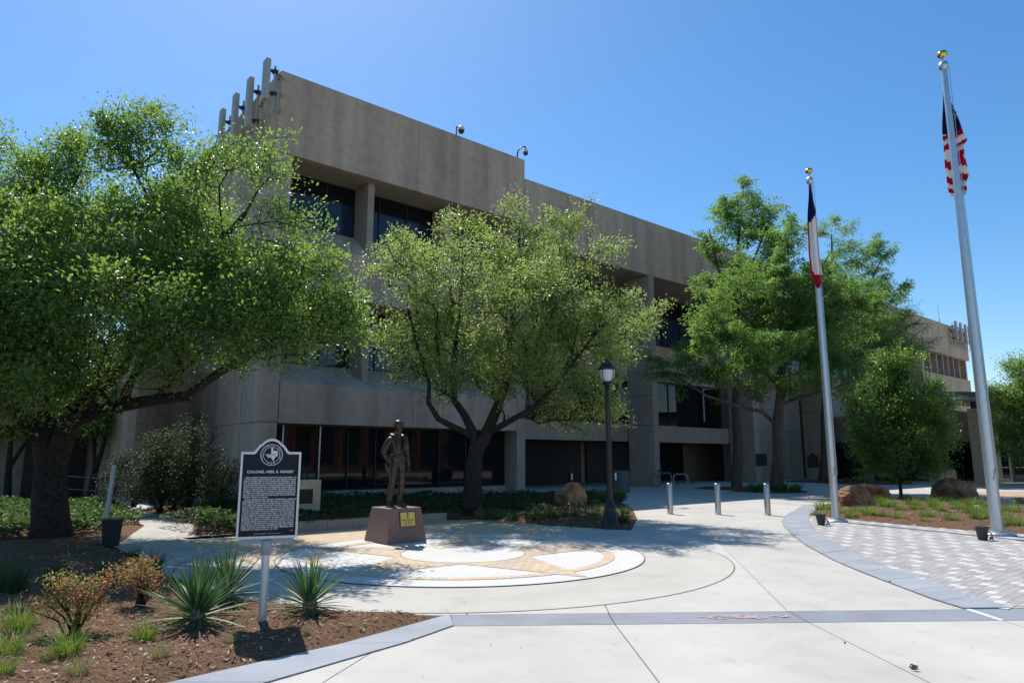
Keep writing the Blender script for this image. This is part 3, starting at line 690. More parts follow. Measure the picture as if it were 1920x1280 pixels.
mo = thing('plaque_block', 'tan stone block with framed bronze plaque in the shaded bed', 'monument', gp(572, 962, .22), A40)
MB().box((-.75,-.0,-.1),(.42,.4,.86)).build('block', M_lime, mo, bevel=.02)
MB().box((-.62,-.03,.22),(.22,-.002,.66)).build('plaque_frame', M_brass, mo); MB().box((-.58,-.04,.25),(.18,-.031,.63)).build('plaque', M_frame, mo)

# ================================================================ TREES
def frusta(A, B, ra, rb, n=5):
    """joined limb segments -> V,F"""
    A, B = np.asarray(A), np.asarray(B); D = B-A; L = np.linalg.norm(D, axis=1, keepdims=True); D = D/np.maximum(L, 1e-6)
    ref = np.where(np.abs(D[:, 2:3]) < .9, [[0, 0, 1.]], [[1., 0, 0]])
    X = np.cross(ref, D); X /= np.linalg.norm(X, axis=1, keepdims=True); Y = np.cross(D, X); m = len(A)
    th = np.arange(n)*2*np.pi/n; c, s_ = np.cos(th)[None, :, None], np.sin(th)[None, :, None]
    ring = X[:, None]*c + Y[:, None]*s_
    V = np.concatenate([A[:, None]+ring*ra[:, None, None], (B+D*.3*rb[:, None])[:, None]+ring*rb[:, None, None]], axis=1).reshape(-1, 3)
    k = np.arange(n); q = np.stack([k, (k+1) % n, n+(k+1) % n, n+k], 1)
    F = (q[None]+(np.arange(m)*2*n)[:, None, None]).reshape(-1, 4)
    return V, F
def rand_unit(n):
    v = rng.normal(size=(n, 3)); return v/np.linalg.norm(v, axis=1, keepdims=True)
def leaves_mesh(name, P, D, Ln, W, droop=0., fold=.25):
    """one folded blade of four corners + midrib tip per leaf; P base, D direction"""
    n = len(P); D = D/np.linalg.norm(D, axis=1, keepdims=True)
    U = rand_unit(n)*.8 + np.array([0, 0, 1.1]); S_ = np.cross(D, U); S_ /= np.maximum(np.linalg.norm(S_, axis=1, keepdims=True), 1e-5)
    Nn = np.cross(S_, D); Ln = Ln[:, None]; W = W[:, None]
    a = P; b = P + D*Ln*.55 + S_*W*.5 + Nn*W*fold; c = P + D*Ln - np.array([0, 0, 1.])*droop*Ln; d = P + D*Ln*.55 - S_*W*.5 + Nn*W*fold
    V = np.stack([a, b, c, d], 1).reshape(-1, 3); i = np.arange(n)*4
    F = np.concatenate([np.stack([i, i+1, i+2], 1), np.stack([i, i+2, i+3], 1)], 1).reshape(-1, 3)
    return arr_mesh(name, V, F)
def grow(limbs, tips, bf=.25, step=.45):
    """limbs: list of (points, r0, r1). tips: (n,3). returns segments with radii (thin twigs by the pipe rule)"""
    P = []; par = []; fix = []
    for pts, r0, r1 in limbs:
        prev = None
        m = len(pts); sub = []
        for i in range(m-1):
            k = max(1, int((pts[i+1]-pts[i]).length/.3))
            for j in range(k): sub.append((pts[i].lerp(pts[i+1], j/k), (i+j/k)/(m-1)))
        sub.append((pts[-1], 1.0))
        if P:
            d = np.linalg.norm(np.array(P)-np.array(sub[0][0]), axis=1); prev = int(d.argmin())
        for q, t in sub:
            P.append(np.array(q)); par.append(-1 if prev is None else prev); fix.append(r0+(r1-r0)*t); prev = len(P)-1
    N0 = len(P); cap = N0 + len(tips)*14
    X = np.zeros((cap, 3)); X[:N0] = P; path = np.zeros(cap)
    for i in range(N0): path[i] = 0 if par[i] < 0 else path[par[i]] + np.linalg.norm(X[i]-X[par[i]])
    n = N0; d0 = np.array([np.linalg.norm(X[:N0]-t, axis=1).min() for t in tips]); order = d0.argsort(); tipn = []
    nofork = np.zeros(cap); nofork[:N0] = [0 if f < .22 else 3 for f in fix]
    for o in order:
        t = tips[o]; d = np.linalg.norm(X[:n]-t, axis=1); c = d + bf*path[:n] + nofork[:n]; j = int(c.argmin()); k = max(1, min(12, int(d[j]/step)))
        a = X[j].copy(); dv = t-a; sag = rng.normal(size=3)*.10*d[j]; p = j
        for s_ in range(1, k+1):
            f = s_/k; X[n] = a+dv*f+sag*math.sin(math.pi*f) + rng.normal(size=3)*.025*(0 if s_ == k else 1); par.append(p); path[n] = path[p]+np.linalg.norm(X[n]-X[p]); p = n; n += 1
        tipn.append(p)
    par = np.array(par); rad = np.zeros(n); rad[tipn] = .007
    ch = np.zeros(n)
    for i in range(n-1, -1, -1):
        if i >= N0:
            rad[i] = max(ch[i]**(1/2.4), .006)
        else: rad[i] = fix[i]
        if par[i] >= 0: ch[par[i]] += rad[i]**2.4
    seg = np.where(par >= 0)[0]
    pr = np.minimum(rad[par[seg]], rad[seg]*1.6); 
    return X[par[seg]], X[seg], pr, rad[seg], seg < N0
def tree(name, label, limbs, blobs, n_sub, n_tip, per, leaf, mats, base, group=None, spread=.22, sub_r=.35, cat='tree', droop=0., bf=.25, dirup=.35, fine=False, squash=.8, minz=1.9, shoots=0, shoot_len=.8, flat=.8):
    t = thing(name, label, cat, base, 0, group); base = Vector(base)
    B = np.array([tuple(b[0]) for b in blobs]); rr = np.array([b[1] for b in blobs])
    wts = rr**2.2; wts /= wts.sum(); idx = rng.choice(len(B), n_sub, p=wts)
    rad = rng.random(n_sub)**.42; sc = B[idx] + rand_unit(n_sub)*np.array([1, 1, squash])*(rr[idx]*rad)[:, None]
    ii = rng.integers(0, n_sub, n_tip); tips = sc[ii] + rng.normal(size=(n_tip, 3))*sub_r*np.array([1, 1, .75])
    ext = [tips]
    outer = np.where(rad > .72)[0]
    for o_ in rng.choice(outer, shoots) if shoots else ():
        dv = sc[o_]-B[idx[o_]]; dv = dv/np.linalg.norm(dv) + np.array([0, 0, .45]) + rng.normal(size=3)*.25; dv /= np.linalg.norm(dv); k_ = rng.integers(4, 8)
        ext.append(sc[o_] + dv*np.linspace(.1, 1, k_)[:, None]*shoot_len*rng.uniform(.5, 1.15) + rng.normal(size=(k_, 3))*.04)
    nb = len(tips); tips = np.concatenate(ext); slim = np.arange(len(tips)) >= nb
    kz = tips[:, 2] > minz; tips = tips[kz]; slim = slim[kz]
    A, Bq, ra, rb, isl = grow(limbs, tips, bf)
    big = isl
    V, F = frusta(A[big]-np.array(base), Bq[big]-np.array(base), ra[big], rb[big], 10)
    link('trunk', arr_mesh('trunk', V, F, True), mats[0], t)
    V, F = frusta(A[~big]-np.array(base), Bq[~big]-np.array(base), ra[~big], rb[~big], 4)
    tag(link('branches', arr_mesh('branches', V, F), mats[0], t), kind='stuff')
    m = len(tips)*per; k = np.repeat(np.arange(len(tips)), per)
    off = rng.normal(size=(m, 3))*spread*np.array([1, 1, flat])*np.where(slim[k], .55, 1.)[:, None]; Pn = tips[k]+off
    D = off/np.maximum(np.linalg.norm(off, axis=1, keepdims=True), 1e-4)*.7 + rand_unit(m)*np.array([.8, .8, flat]) + np.array([0, 0, dirup])
    Ln = leaf[0]*rng.uniform(.65, 1.25, m); W = leaf[1]*rng.uniform(.7, 1.2, m)
    link('crown', leaves_mesh('crown', Pn-np.array(base), D, Ln, W, droop), mats[1], t)
    return t
def PB(lst, Y0=None):
    out = []
    for b in lst:
        Y = b[3] if len(b) > 3 else Y0; c = pd(b[0], b[1], Y); out.append((c, b[2]*Y/1299.0*1.0))
    return out
def PL(pts): return [pd(*p) for p in pts]

# big oak on the left
ob = gp(95, 1012)
Yo = ob.y
OL = [([ob+Vector((0,0,-.15)), pd(95,985,Yo), pd(93,930,Yo), pd(96,870,Yo), pd(82,800,Yo+.1), pd(62,730,Yo+.3), pd(45,640,Yo+.5), pd(60,520,Yo+.6), pd(90,400,Yo+.6)], .40, .11),
      ([pd(98,880,Yo), pd(122,815,Yo-.1), pd(140,770,Yo-.2), pd(178,735,Yo-.3), pd(228,690,Yo-.3), pd(262,600,Yo-.2), pd(285,500,Yo), pd(300,400,Yo+.1)], .23, .07),
      ([pd(135,790,Yo-.2), pd(165,778,Yo-.6), pd(205,765,Yo-.9), pd(245,757,Yo-1.1), pd(300,748,Yo-1.3), pd(352,742,Yo-1.5), pd(385,716,Yo-1.6), pd(425,690,Yo-1.6), pd(500,650,Yo-1.6)], .155, .06),
      ([pd(232,758,Yo-1.0), pd(238,730,Yo-1.0), pd(255,700,Yo-.9), pd(330,620,Yo-.8), pd(420,540,Yo-.7)], .11, .05),
      ([pd(85,830,Yo), pd(50,800,Yo-.2), pd(5,740,Yo-.5), pd(-60,660,Yo-.8)], .18, .08),
      ([pd(262,600,Yo-.2), pd(330,540,Yo-.3), pd(400,470,Yo-.2), pd(460,400,Yo)], .10, .05),
      ([pd(62,730,Yo+.3), pd(120,620,Yo+1.2), pd(180,480,Yo+1.6), pd(220,350,Yo+1.4)], .14, .06)]
OB = PB([(60,330,100,14.5),(40,470,125,13),(165,300,85,14),(275,265,75,14.5),(385,320,80,14),(465,330,68,14),(330,420,110,13.5),(180,460,120,12.2),(90,600,120,11.8),(265,590,115,11.5),(430,500,100,13),(530,430,58,13.5),(555,555,92,12.7),(450,615,105,12),(615,600,62,12.7),(640,655,46,12.7),(360,665,80,12.3),(180,690,80,12.5),(520,650,60,12.6),(-80,450,150,13),(-60,640,140,12.5),(252,215,40,14.3),(150,450,140,16.2),(350,450,120,16),(10,600,110,15.2),(60,680,70,13.2),(505,270,32,14),(575,410,36,13.4),(430,690,45,12.3),(300,690,40,12.4),(160,225,40,14.2),(350,235,40,14.3),(680,690,16,12.8),(40,735,66,12.6),(120,745,48,12.3),(-60,760,80,12.6),(-160,700,120,12),(-140,560,140,11.5),(30,660,100,11.2),(-40,520,120,10.8),(640,600,40,13.2),(600,540,30,13),(330,450,100,17.2),(440,520,100,17),(250,560,110,17),(510,560,74,16.5),(380,620,74,16.5),(150,560,100,17.5),(560,480,44,16),(460,610,60,16),(560,620,50,15.5)])
tree('oak_tree', 'large spreading oak with thick dark forked trunk, filling the left side', OL, OB, 470, 7600, 22, (.088,.048), (M_bark, M_oakleaf), ob, spread=.14, sub_r=.25, dirup=.3, shoots=200, shoot_len=.62)

# live oak in the middle bed
mb_ = Vector((*gp(885, 957, .2)[:2], .1)); Ym = mb_.y
ML = [([mb_, pd(886,920,Ym), pd(888,880,Ym), pd(893,845,Ym), pd(908,820,Ym), pd(930,770,Ym-.1), pd(945,725,Ym-.1), pd(955,650,Ym), pd(965,540,Ym+.1), pd(975,430,Ym+.2)], .30, .04),
      ([pd(893,840,Ym), pd(888,812,Ym), pd(872,780,Ym+.1), pd(852,750,Ym+.2), pd(850,690,Ym+.3), pd(862,590,Ym+.3), pd(868,480,Ym+.3)], .15, .04),
      ([pd(888,818,Ym), pd(850,800,Ym-.4), pd(822,785,Ym-.6), pd(803,755,Ym-.7), pd(805,720,Ym-.7), pd(780,640,Ym-.7), pd(760,560,Ym-.6)], .10, .03),
      ([pd(915,812,Ym), pd(945,795,Ym-.5), pd(975,778,Ym-.8), pd(1010,758,Ym-1.0), pd(1060,700,Ym-1.1), pd(1120,620,Ym-1.0)], .10, .03),
      ([pd(940,735,Ym), pd(1000,660,Ym+.5), pd(1050,560,Ym+.6), pd(1090,480,Ym+.5)], .09, .03)]
MBl = PB([(865,430,48,Ym),(972,405,36,Ym+.5),(955,465,66,Ym),(800,480,72,Ym),(1045,480,64,Ym-.4),(1125,490,46,Ym),(742,490,38,Ym+.5),(860,550,105,Ym-1.1),(1000,570,105,Ym-1.5),(1115,590,84,Ym-.9),(1178,590,38,Ym-.5),(770,600,68,Ym-.4),(770,690,60,Ym-.5),(880,680,84,Ym-1.1),(1000,690,84,Ym-1.3),(1105,680,76,Ym-.9),(1050,765,58,Ym+.4),(1160,690,44,Ym-.4),(950,500,95,Ym+1.4),(1050,640,105,Ym+1.4),(850,640,95,Ym+1.4),(1070,425,20,Ym),(966,368,14,Ym+.3),(1155,470,24,Ym),(860,380,12,Ym),(1200,610,20,Ym),(700,480,18,Ym+.6),(1130,770,40,Ym+.6),(820,730,40,Ym),(1120,730,52,Ym-.2),(1180,650,34,Ym-.2),(730,640,40,Ym)])
tree('live_oak_tree', 'multi stemmed live oak with airy pale green crown behind the statue', ML, MBl, 330, 3500, 20, (.085,.046), (M_bark, M_elmleaf), mb_, spread=.15, sub_r=.24, dirup=.25, shoots=280, shoot_len=.95)

# bald cypresses on the right
def cypress(label, base, top, limbs, blobs, n_sub, n_tip, per, r0, leaf=(.23,.046), spread=.17, sub_r=.28, m=None, top_r=.04):
    b = base; L_ = [([b+Vector((0,0,-.1))] + [b.lerp(top, k/8)+Vector((.06*math.sin(k*2),.06*math.cos(k*3),0)) for k in range(1, 9)], r0, top_r)]
    return tree('cypress_tree', label, L_+limbs, blobs, n_sub, n_tip, per, leaf, (M_bark_c, m or M_cypleaf), b, 'cypress trees in front of the office building', spread=spread, sub_r=sub_r, droop=.25, dirup=-.25, bf=.12, flat=.4, squash=.7, shoots=int(n_sub*.5), shoot_len=1.0)
Yb = 34.0
cb = gp(1455, 921); cb = Vector((cb.x, cb.y, .05)); Yb = cb.y
limB = [([pd(1452,792,Yb), pd(1430,772,Yb-.3), pd(1380,760,Yb-.8), pd(1325,742,Yb-1.2), pd(1270,705,Yb-1.5), pd(1235,690,Yb-1.6)], .11, .03),
        ([pd(1458,760,Yb), pd(1500,745,Yb-.5), pd(1540,735,Yb-.8), pd(1600,715,Yb-1)], .10, .03),
        ([pd(1458,700,Yb), pd(1520,640,Yb-.6), pd(1570,590,Yb-.8), pd(1600,560,Yb-.8)], .10, .03),
        ([pd(1458,720,Yb), pd(1400,660,Yb-.8), pd(1340,590,Yb-1.2), pd(1320,560,Yb-1.2)], .10, .03),
        ([pd(1460,620,Yb), pd(1520,530,Yb-.3), pd(1560,470,Yb-.2)], .09, .03),
        ([pd(1460,640,Yb), pd(1410,570,Yb-.5), pd(1370,530,Yb-.6)], .08, .03)]
cypress('broad cypress with one long low limb reaching toward the lamp post', cb, pd(1478,450,Yb), limB,
        PB([(1480,445,46,Yb),(1400,530,76,Yb-.5),(1500,550,80,Yb-.8),(1335,580,52,Yb-1),(1315,645,46,Yb-1.3),(1385,650,80,Yb-1.6),(1470,660,84,Yb-1.6),(1285,690,42,Yb-1.4),(1560,640,72,Yb-.8),(1245,682,22,Yb-1.6),(1520,710,52,Yb-1),(1340,712,42,Yb-1.2),(1600,710,52,Yb-.6),(1560,540,60,Yb),(1420,610,70,Yb+1.6),(1520,600,70,Yb+1.6),(1600,600,50,Yb),(1430,720,44,Yb-.5)]), 420, 1400, 20, .34)
ca = gp(1381, 915); ca = Vector((ca.x, ca.y, .05)); Ya = ca.y
cypress('tallest cypress, its rounded top rising above the roof line', ca, pd(1384,368,Ya), [([pd(1382,560,Ya), pd(1420,470,Ya), pd(1440,420,Ya)], .08, .03), ([pd(1382,580,Ya), pd(1345,500,Ya), pd(1330,430,Ya)], .08, .03)],
        PB([(1387,372,38),(1345,400,32),(1425,395,36),(1382,440,60),(1330,465,32),(1440,465,48),(1390,520,60),(1340,530,34),(1380,600,70),(1400,340,16),(1460,520,40)], Ya), 190, 850, 18, .30)
cc = gp(1546, 903); cc = Vector((cc.x, cc.y, .05)); Yc = cc.y
cypress('cypress with a dark trunk behind the smaller flagpole', cc, pd(1560,440,Yc), [([pd(1552,640,Yc), pd(1620,560,Yc), pd(1650,490,Yc)], .12, .04), ([pd(1552,700,Yc), pd(1620,650,Yc-1), pd(1680,600,Yc-1)], .12, .04)],
        PB([(1562,430,40),(1590,480,52),(1645,500,36),(1600,560,72),(1665,560,36),(1545,540,66),(1640,620,52),(1690,620,24),(1640,470,20),(1550,640,70)], Yc), 190, 1000, 18, .42, leaf=(.27,.05), spread=.22, sub_r=.34)
cd_ = gp(1630, 907); cd_ = Vector((cd_.x, cd_.y, .05)); Yd = cd_.y
cypress('thin cypress with mostly bare grey twigs behind the young dense oak', cd_, pd(1642,560,Yd), [([pd(1636,660,Yd), pd(1690,620,Yd), pd(1725,600,Yd)], .07, .03), ([pd(1636,700,Yd), pd(1680,670,Yd), pd(1745,650,Yd)], .07, .03)],
        PB([(1650,600,46),(1690,600,40),(1655,660,48),(1700,650,48),(1742,650,24),(1630,560,40),(1610,640,40)], Yd), 200, 1500, 7, .27, leaf=(.15,.022))

# young dense oak and the other small trees
def small_tree(name, label, base, blobs, r, n_sub, n_tip, per, leaf, m, forks, grp=None, spread=.16, sub_r=.22, bark=None):
    lim = [([base+Vector((0,0,-.1)), base+Vector((.02,0,forks[0])), base+Vector((0,0,forks[1]))], r, r*.3)]
    return tree(name, label, lim, blobs, n_sub, n_tip, per, leaf, (bark or M_bark, m), base, grp, spread=spread, sub_r=sub_r, bf=.3, minz=.8, shoots=int(n_sub*.35), shoot_len=.5)
sb = gp(1690, 934); Ys = sb.y
small_tree('young_oak_tree', 'young dense dark green oak with slim straight trunk between two boulders', sb,
           PB([(1680,700,48),(1640,760,50),(1700,760,66),(1745,770,36),(1625,820,38),(1680,830,70),(1740,825,42),(1655,870,34),(1720,870,40),(1670,680,26),(1700,690,26),(1760,800,26),(1610,800,18),(1690,790,60)], Ys), .075, 260, 2100, 24, (.10,.055), M_darkleaf, (2.0, 4.6))
rb_ = gp(1960, 912); Yr = rb_.y
small_tree('plaza_tree', 'leafy tree cut off by the right edge, beside the entrance doors', rb_,
           PB([(1900,750,40),(1930,720,50),(1890,790,36),(1920,800,52),(1900,840,30),(1880,725,18),(1960,760,80),(1960,680,60),(1930,850,30),(1990,800,70),(1915,690,24)], Yr), .10, 300, 2200, 22, (.13,.065), M_oakleaf, (2.2, 6.0), spread=.25, sub_r=.3)
gl = 'small trees in the shade at the far left'
for k, (px, py, lean, lab) in enumerate(((14, 936, -.3, 'small dark trunked tree nearest the big oak, at the left edge'), (40, 921, .5, 'slanting small tree between the left edge and the big oak'), (-20, 928, .2, 'small dark tree cut off by the left edge'), (62, 908, -.6, 'farthest small tree in the gap left of the big oak'), (168, 934, .25, 'small dark tree in front of the shaded stair door, right of the big oak'))):
    b = gp(px, py); Yk = b.y
    lim = [([b+Vector((0,0,-.1)), b+Vector((lean*.3,0,1.0)), b+Vector((lean,.2,2.2)), b+Vector((lean*1.3,.3,3.6))], .16, .05), ([b+Vector((lean*.4,0,1.2)), b+Vector((-lean,.3,2.4)), b+Vector((-lean*2,.3,3.4))], .09, .04)]
    bl = [(b+Vector((dx,dy,h)), r) for dx, dy, h, r in ((0,0,4.2,1.5),(1.2,.3,3.7,1.1),(-1.2,-.3,3.8,1.2),(.2,-.9,3.4,1.1),(.5,.8,4.9,1.2),(-.6,.2,2.9,.8))]
    tree('grove_tree', lab, lim, bl, 120, 700, 16, (.12,.06), (M_bark, M_darkleaf), b, gl, spread=.28, sub_r=.3, minz=1.8)
# far-off wood beyond the site, one mass of foliage
def wood(x0, x1, y, n, hmax):
    P = []; 
    for k in range(n):
        x = random.uniform(x0, x1); yy = y + random.uniform(-6, 10); h = hmax*(.6+.4*mnoise.noise((x*.07, y*.03, 0))); u = rand_unit(260)
        c = np.array([x, yy, h*.5]); P.append(c + u*np.array([3.5, 3.5, h*.5])*(rng.random((260, 1))**.3))
    P = np.concatenate(P); m = len(P); me = leaves_mesh('far_wood', P, rand_unit(m)+np.array([0,0,.4]), rng.uniform(.5, 1.1, m), rng.uniform(.3, .6, m))
    return stuff(link('far_wood', me, M_darkleaf))
wood(-95, -24, 62, 34, 9); wood(70, 170, 120, 30, 10)

# ================================================================ PLANTS
def blade_mesh(n, h, spread, wd, base_r=.05, curve=.5, flop=.0, seg=3):
    V = []; F = []
    for i in range(n):
        a = random.uniform(0, 2*math.pi); r = base_r*math.sqrt(random.random()); b = Vector((r*math.cos(a), r*math.sin(a), -.02))
        a2 = a + random.gauss(0, .6); lean = random.uniform(.1, 1)*spread; L_ = h*random.uniform(.55, 1.1); d = Vector((math.cos(a2), math.sin(a2), 0)); s_ = Vector((-d.y, d.x, 0))
        k = len(V)
        for j in range(seg+1):
            t = j/seg; p = b + d*(lean*L_*(t**(1+curve))) + Vector((0,0,1))*(L_*t*(1-.5*flop*t*lean)); w_ = wd*(1-t*.92)*.5
            V += [p - s_*w_, p + s_*w_]
        F += [(k+2*j, k+2*j+1, k+2*j+3, k+2*j+2) for j in range(seg)]
    return arr_mesh('blades', [tuple(v) for v in V], F)
def clump(name, label, cat, loc, mats, group, me, s=1.0, rz=None):
    o = link(name, me, mats, None, loc, (0, 0, random.uniform(0, 6.28) if rz is None else rz), (s, s, s)); return tag(o, label, cat, group)
# near grass tufts in the left bed
tuft_near = [blade_mesh(240, .36, 1.25, .0065, .12, .6, .9, 4) for _ in range(3)]
for me in tuft_near: me.materials.append(M_grass)
gtl = 'grass tufts in the left mulch bed'
for k, (px, py, s, lab) in enumerate(((36,1180,1.05,'bright grass tuft at the left edge below the bigger shaded clump'),(14,1222,.85,'bright grass tuft cut by the left edge, lower one'),(127,1225,.9,'bright grass tuft just below the larger nandina shrub'),(270,1198,.72,'bright grass tuft between the nandinas and the large yucca'),(302,1232,.45,'small grass tuft growing from a dark clod'),(148,1264,.5,'thin dry grass tuft nearest the bottom edge'),(86,1238,.3,'tiny grass sprig between two brighter tufts'),(432,1205,.36,'small dry sprig beside the sign shadow'),(4,1262,.6,'low grass tuft in the bottom left corner'),(575,1185,.25,'tiny sprig under the smaller yucca'))):
    c = gp(px, py, .07); me = tuft_near[k % 3]
    if k in (4, 5, 7, 9): me = me.copy(); me.materials.clear(); me.materials.append(M_grass_dry)
    clump('grass_tuft', lab, 'grass tuft', c, None, gtl, me, s)
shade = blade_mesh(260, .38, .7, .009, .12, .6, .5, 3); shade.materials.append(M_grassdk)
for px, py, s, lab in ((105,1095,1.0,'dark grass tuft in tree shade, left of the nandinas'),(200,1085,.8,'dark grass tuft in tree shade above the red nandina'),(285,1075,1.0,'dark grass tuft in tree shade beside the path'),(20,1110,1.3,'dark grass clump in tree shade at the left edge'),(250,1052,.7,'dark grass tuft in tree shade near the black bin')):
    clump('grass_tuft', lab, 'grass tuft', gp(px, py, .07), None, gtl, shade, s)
# tufts in the right bed
tuft_far = [blade_mesh(220, .36, 1.5, .010, .16, .7, 1.0, 4) for _ in range(3)]
for i, me in enumerate(tuft_far): me.materials.append(M_grass)
TR = [(1545,955,1.5),(1572,962,1.1),(1535,966,.8),(1598,968,.9),(1632,966,1.2),(1665,950,1.5),(1650,942,1.1),(1688,956,1.0),(1686,972,.85),(1712,946,1.2),(1720,955,1.1),(1738,968,1.0),(1755,950,1.3),(1762,958,1.2),(1785,975,1.0),(1790,946,1.0),(1800,955,1.3),(1825,962,1.5),(1838,972,1.3),(1850,950,1.2),(1858,965,1.4),(1880,975,1.2),(1895,960,1.3),(1905,985,1.2),(1915,942,1.1),(1735,978,.7),(1660,968,.7),(1610,960,.9),(1700,936,1.0),(1745,942,1.0),(1775,940,1.0),(1870,985,.9),(1822,945,1.1)]
ORD = ['first','second','third','fourth','fifth','sixth','seventh','eighth','ninth','tenth','eleventh','twelfth','thirteenth']
def row_labels(T, cuts, fmt):
    out = {}
    for r, nm_ in enumerate(('back row', 'middle row', 'front row')):
        row = sorted([t for t in T if cuts[r] <= t[1] < cuts[r+1]])
        for i, t in enumerate(row): out[t] = fmt % (ORD[i], nm_)
    return out
LT = row_labels(TR, (0, 951, 966.5, 9999), 'fine grass tuft, %s from the left in the %s of the right mulch bed')
for k, (px, py, s) in enumerate(TR):
    clump('grass_tuft', LT[(px, py, s)], 'grass tuft', gp(px, py, .06), None, 'grass tufts in the right mulch bed', tuft_far[k % 3], s*random.uniform(.9, 1.1))
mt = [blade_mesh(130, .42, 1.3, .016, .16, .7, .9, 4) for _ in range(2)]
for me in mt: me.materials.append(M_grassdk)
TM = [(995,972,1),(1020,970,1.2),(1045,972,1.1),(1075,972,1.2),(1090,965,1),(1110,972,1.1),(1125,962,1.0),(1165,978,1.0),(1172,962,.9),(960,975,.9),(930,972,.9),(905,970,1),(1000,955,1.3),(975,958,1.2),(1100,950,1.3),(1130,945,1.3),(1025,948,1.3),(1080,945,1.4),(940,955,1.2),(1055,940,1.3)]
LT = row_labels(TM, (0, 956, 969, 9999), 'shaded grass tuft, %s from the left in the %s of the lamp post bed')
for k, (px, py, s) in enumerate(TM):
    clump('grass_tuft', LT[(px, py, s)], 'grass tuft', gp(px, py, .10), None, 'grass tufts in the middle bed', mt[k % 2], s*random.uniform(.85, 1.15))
# lilies
lily = [blade_mesh(46, .52, .9, .045, .10, .9, .9, 4) for _ in range(3)]
for me in lily: me.materials.append(M_lily)
def lilies(cx, cy, rx, ry, n, s_=1.0):
    V = []; F = []; o_ = 0
    for k in range(n):
        me = lily[k % 3]; a = random.uniform(0, 6.28); r = math.sqrt(random.random()); q = random.uniform(.7, 1.1)*s_; az = random.uniform(0, 6.28)
        v = np.empty(len(me.vertices)*3, np.float32); me.vertices.foreach_get('co', v); v = v.reshape(-1, 3)*q; c_, s2 = math.cos(az), math.sin(az)
        v = np.c_[v[:, 0]*c_-v[:, 1]*s2+cx+rx*r*math.cos(a), v[:, 0]*s2+v[:, 1]*c_+cy+ry*r*math.sin(a), v[:, 2]+.07]
        f = np.empty(len(me.loops), np.int32); me.loops.foreach_get('vertex_index', f); F.append(f.reshape(-1, 4)+o_); V.append(v); o_ += len(v)
    stuff(link('lilies', arr_mesh('lilies', np.concatenate(V), np.concatenate(F)), M_lily), 'strappy green lilies growing in one mass under a tree')
c = gp(1446, 921); lilies(c.x-.1, c.y-.7, 1.35, 1.0, 22)
c = gp(1634, 905); lilies(c.x, c.y-.8, 2.3, 1.0, 20)
c = gp(1712, 893); lilies(c.x, c.y, 3.0, 1.2, 30)
for px, py, s, lab in ((1128,938,1.3,'bright strappy plant just left of the lamp post'),(1163,938,1.3,'bright strappy plant just right of the lamp post')):
    clump('lily_clump', lab, 'lily', gp(px, py, .15), None, 'lilies beside the lamp post', lily[0], s)
# leafy ground cover
def cover(name, poly, n, size, m, h=.22, z0=.06):
    xs = [p[0] for p in poly]; ys = [p[1] for p in poly]; P = np.stack([rng.uniform(min(xs), max(xs), n), rng.uniform(min(ys), max(ys), n)], 1); P = P[in_poly(P, poly)]
    z = np.array([.6+.7*mnoise.noise((p[0]*1.1, p[1]*1.1, 5)) for p in P]); z = np.clip(z, 0, 1.2); k = z > .12; P = P[k]; z = z[k]; m_ = len(P)
    Q = np.c_[P, z0 + z*h*rng.random(m_)**.5]; D = rand_unit(m_)*np.array([1, 1, .4]) + np.array([0, 0, .25])
    return stuff(link(name, leaves_mesh(name, Q, D, size*rng.uniform(.6, 1.2, m_), size*.7*rng.uniform(.7, 1.1, m_)), m))
GC = [tuple(gp(*q)[:2]) for q in ((-60,1030),(60,1010),(120,1012),(185,1000),(262,985),(258,975),(225,958),(190,948),(120,950),(40,950),(-60,960))]
cover('ground_cover', GC, 26000, .13, M_ivy, .30)
cover('ground_cover', [(-34,30),(-13.5,24),(-12.5,20.5),(-20,19),(-34,20)], 22000, .15, M_ivy, .3)
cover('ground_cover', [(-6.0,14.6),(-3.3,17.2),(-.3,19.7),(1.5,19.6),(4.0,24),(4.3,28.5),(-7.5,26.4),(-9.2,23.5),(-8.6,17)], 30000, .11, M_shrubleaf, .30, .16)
cover('ground_cover', [tuple(gp(*q)[:2]) for q in ((365,1004),(372,985),(440,975),(450,1004))], 3500, .12, M_ivy, .38, .1)
# shrubs
def shrub(name, label, loc, blobs, n, leaf, m, group=None, stems=14, per=14, cat='shrub', m2=None, f2=.0):
    t = thing(name, label, cat, loc, random.uniform(0, 6), group); P = []
    for c, r in blobs:
        k = int(n*r*r); P.append(np.array(c)+rand_unit(k)*r*(rng.random((k, 1))**.45)*np.array([1, 1, .85]))
    P = np.concatenate(P); P = P[P[:, 2] > .05]; sb_ = MB()
    for i in range(stems):
        q = P[rng.integers(len(P))]; a = random.uniform(0, 6.28); sb_.tube([(.06*math.cos(a), .06*math.sin(a), -.05), (q[0]*.4, q[1]*.4, q[2]*.55), tuple(q)], [.014, .009, .004], 5, False)
    sb_.build('stems', M_bark, t); k = np.repeat(np.arange(len(P)), per); Q = P[k] + rng.normal(size=(len(k), 3))*leaf[0]*1.1; D = rand_unit(len(k))*np.array([1,1,.6]) + np.array([0,0,.25])
    ln = leaf[0]*rng.uniform(.6, 1.2, len(k)); wd = leaf[1]*rng.uniform(.7, 1.2, len(k))
    if m2:
        s2 = rng.random(len(P))[k] < f2
        link('red_leaves', leaves_mesh('leaves', Q[s2], D[s2], ln[s2], wd[s2]), m2, t); Q, D, ln, wd = Q[~s2], D[~s2], ln[~s2], wd[~s2]
    link('leaves', leaves_mesh('leaves', Q, D, ln, wd), m, t); return t
gn = 'nandina shrubs in the left bed'
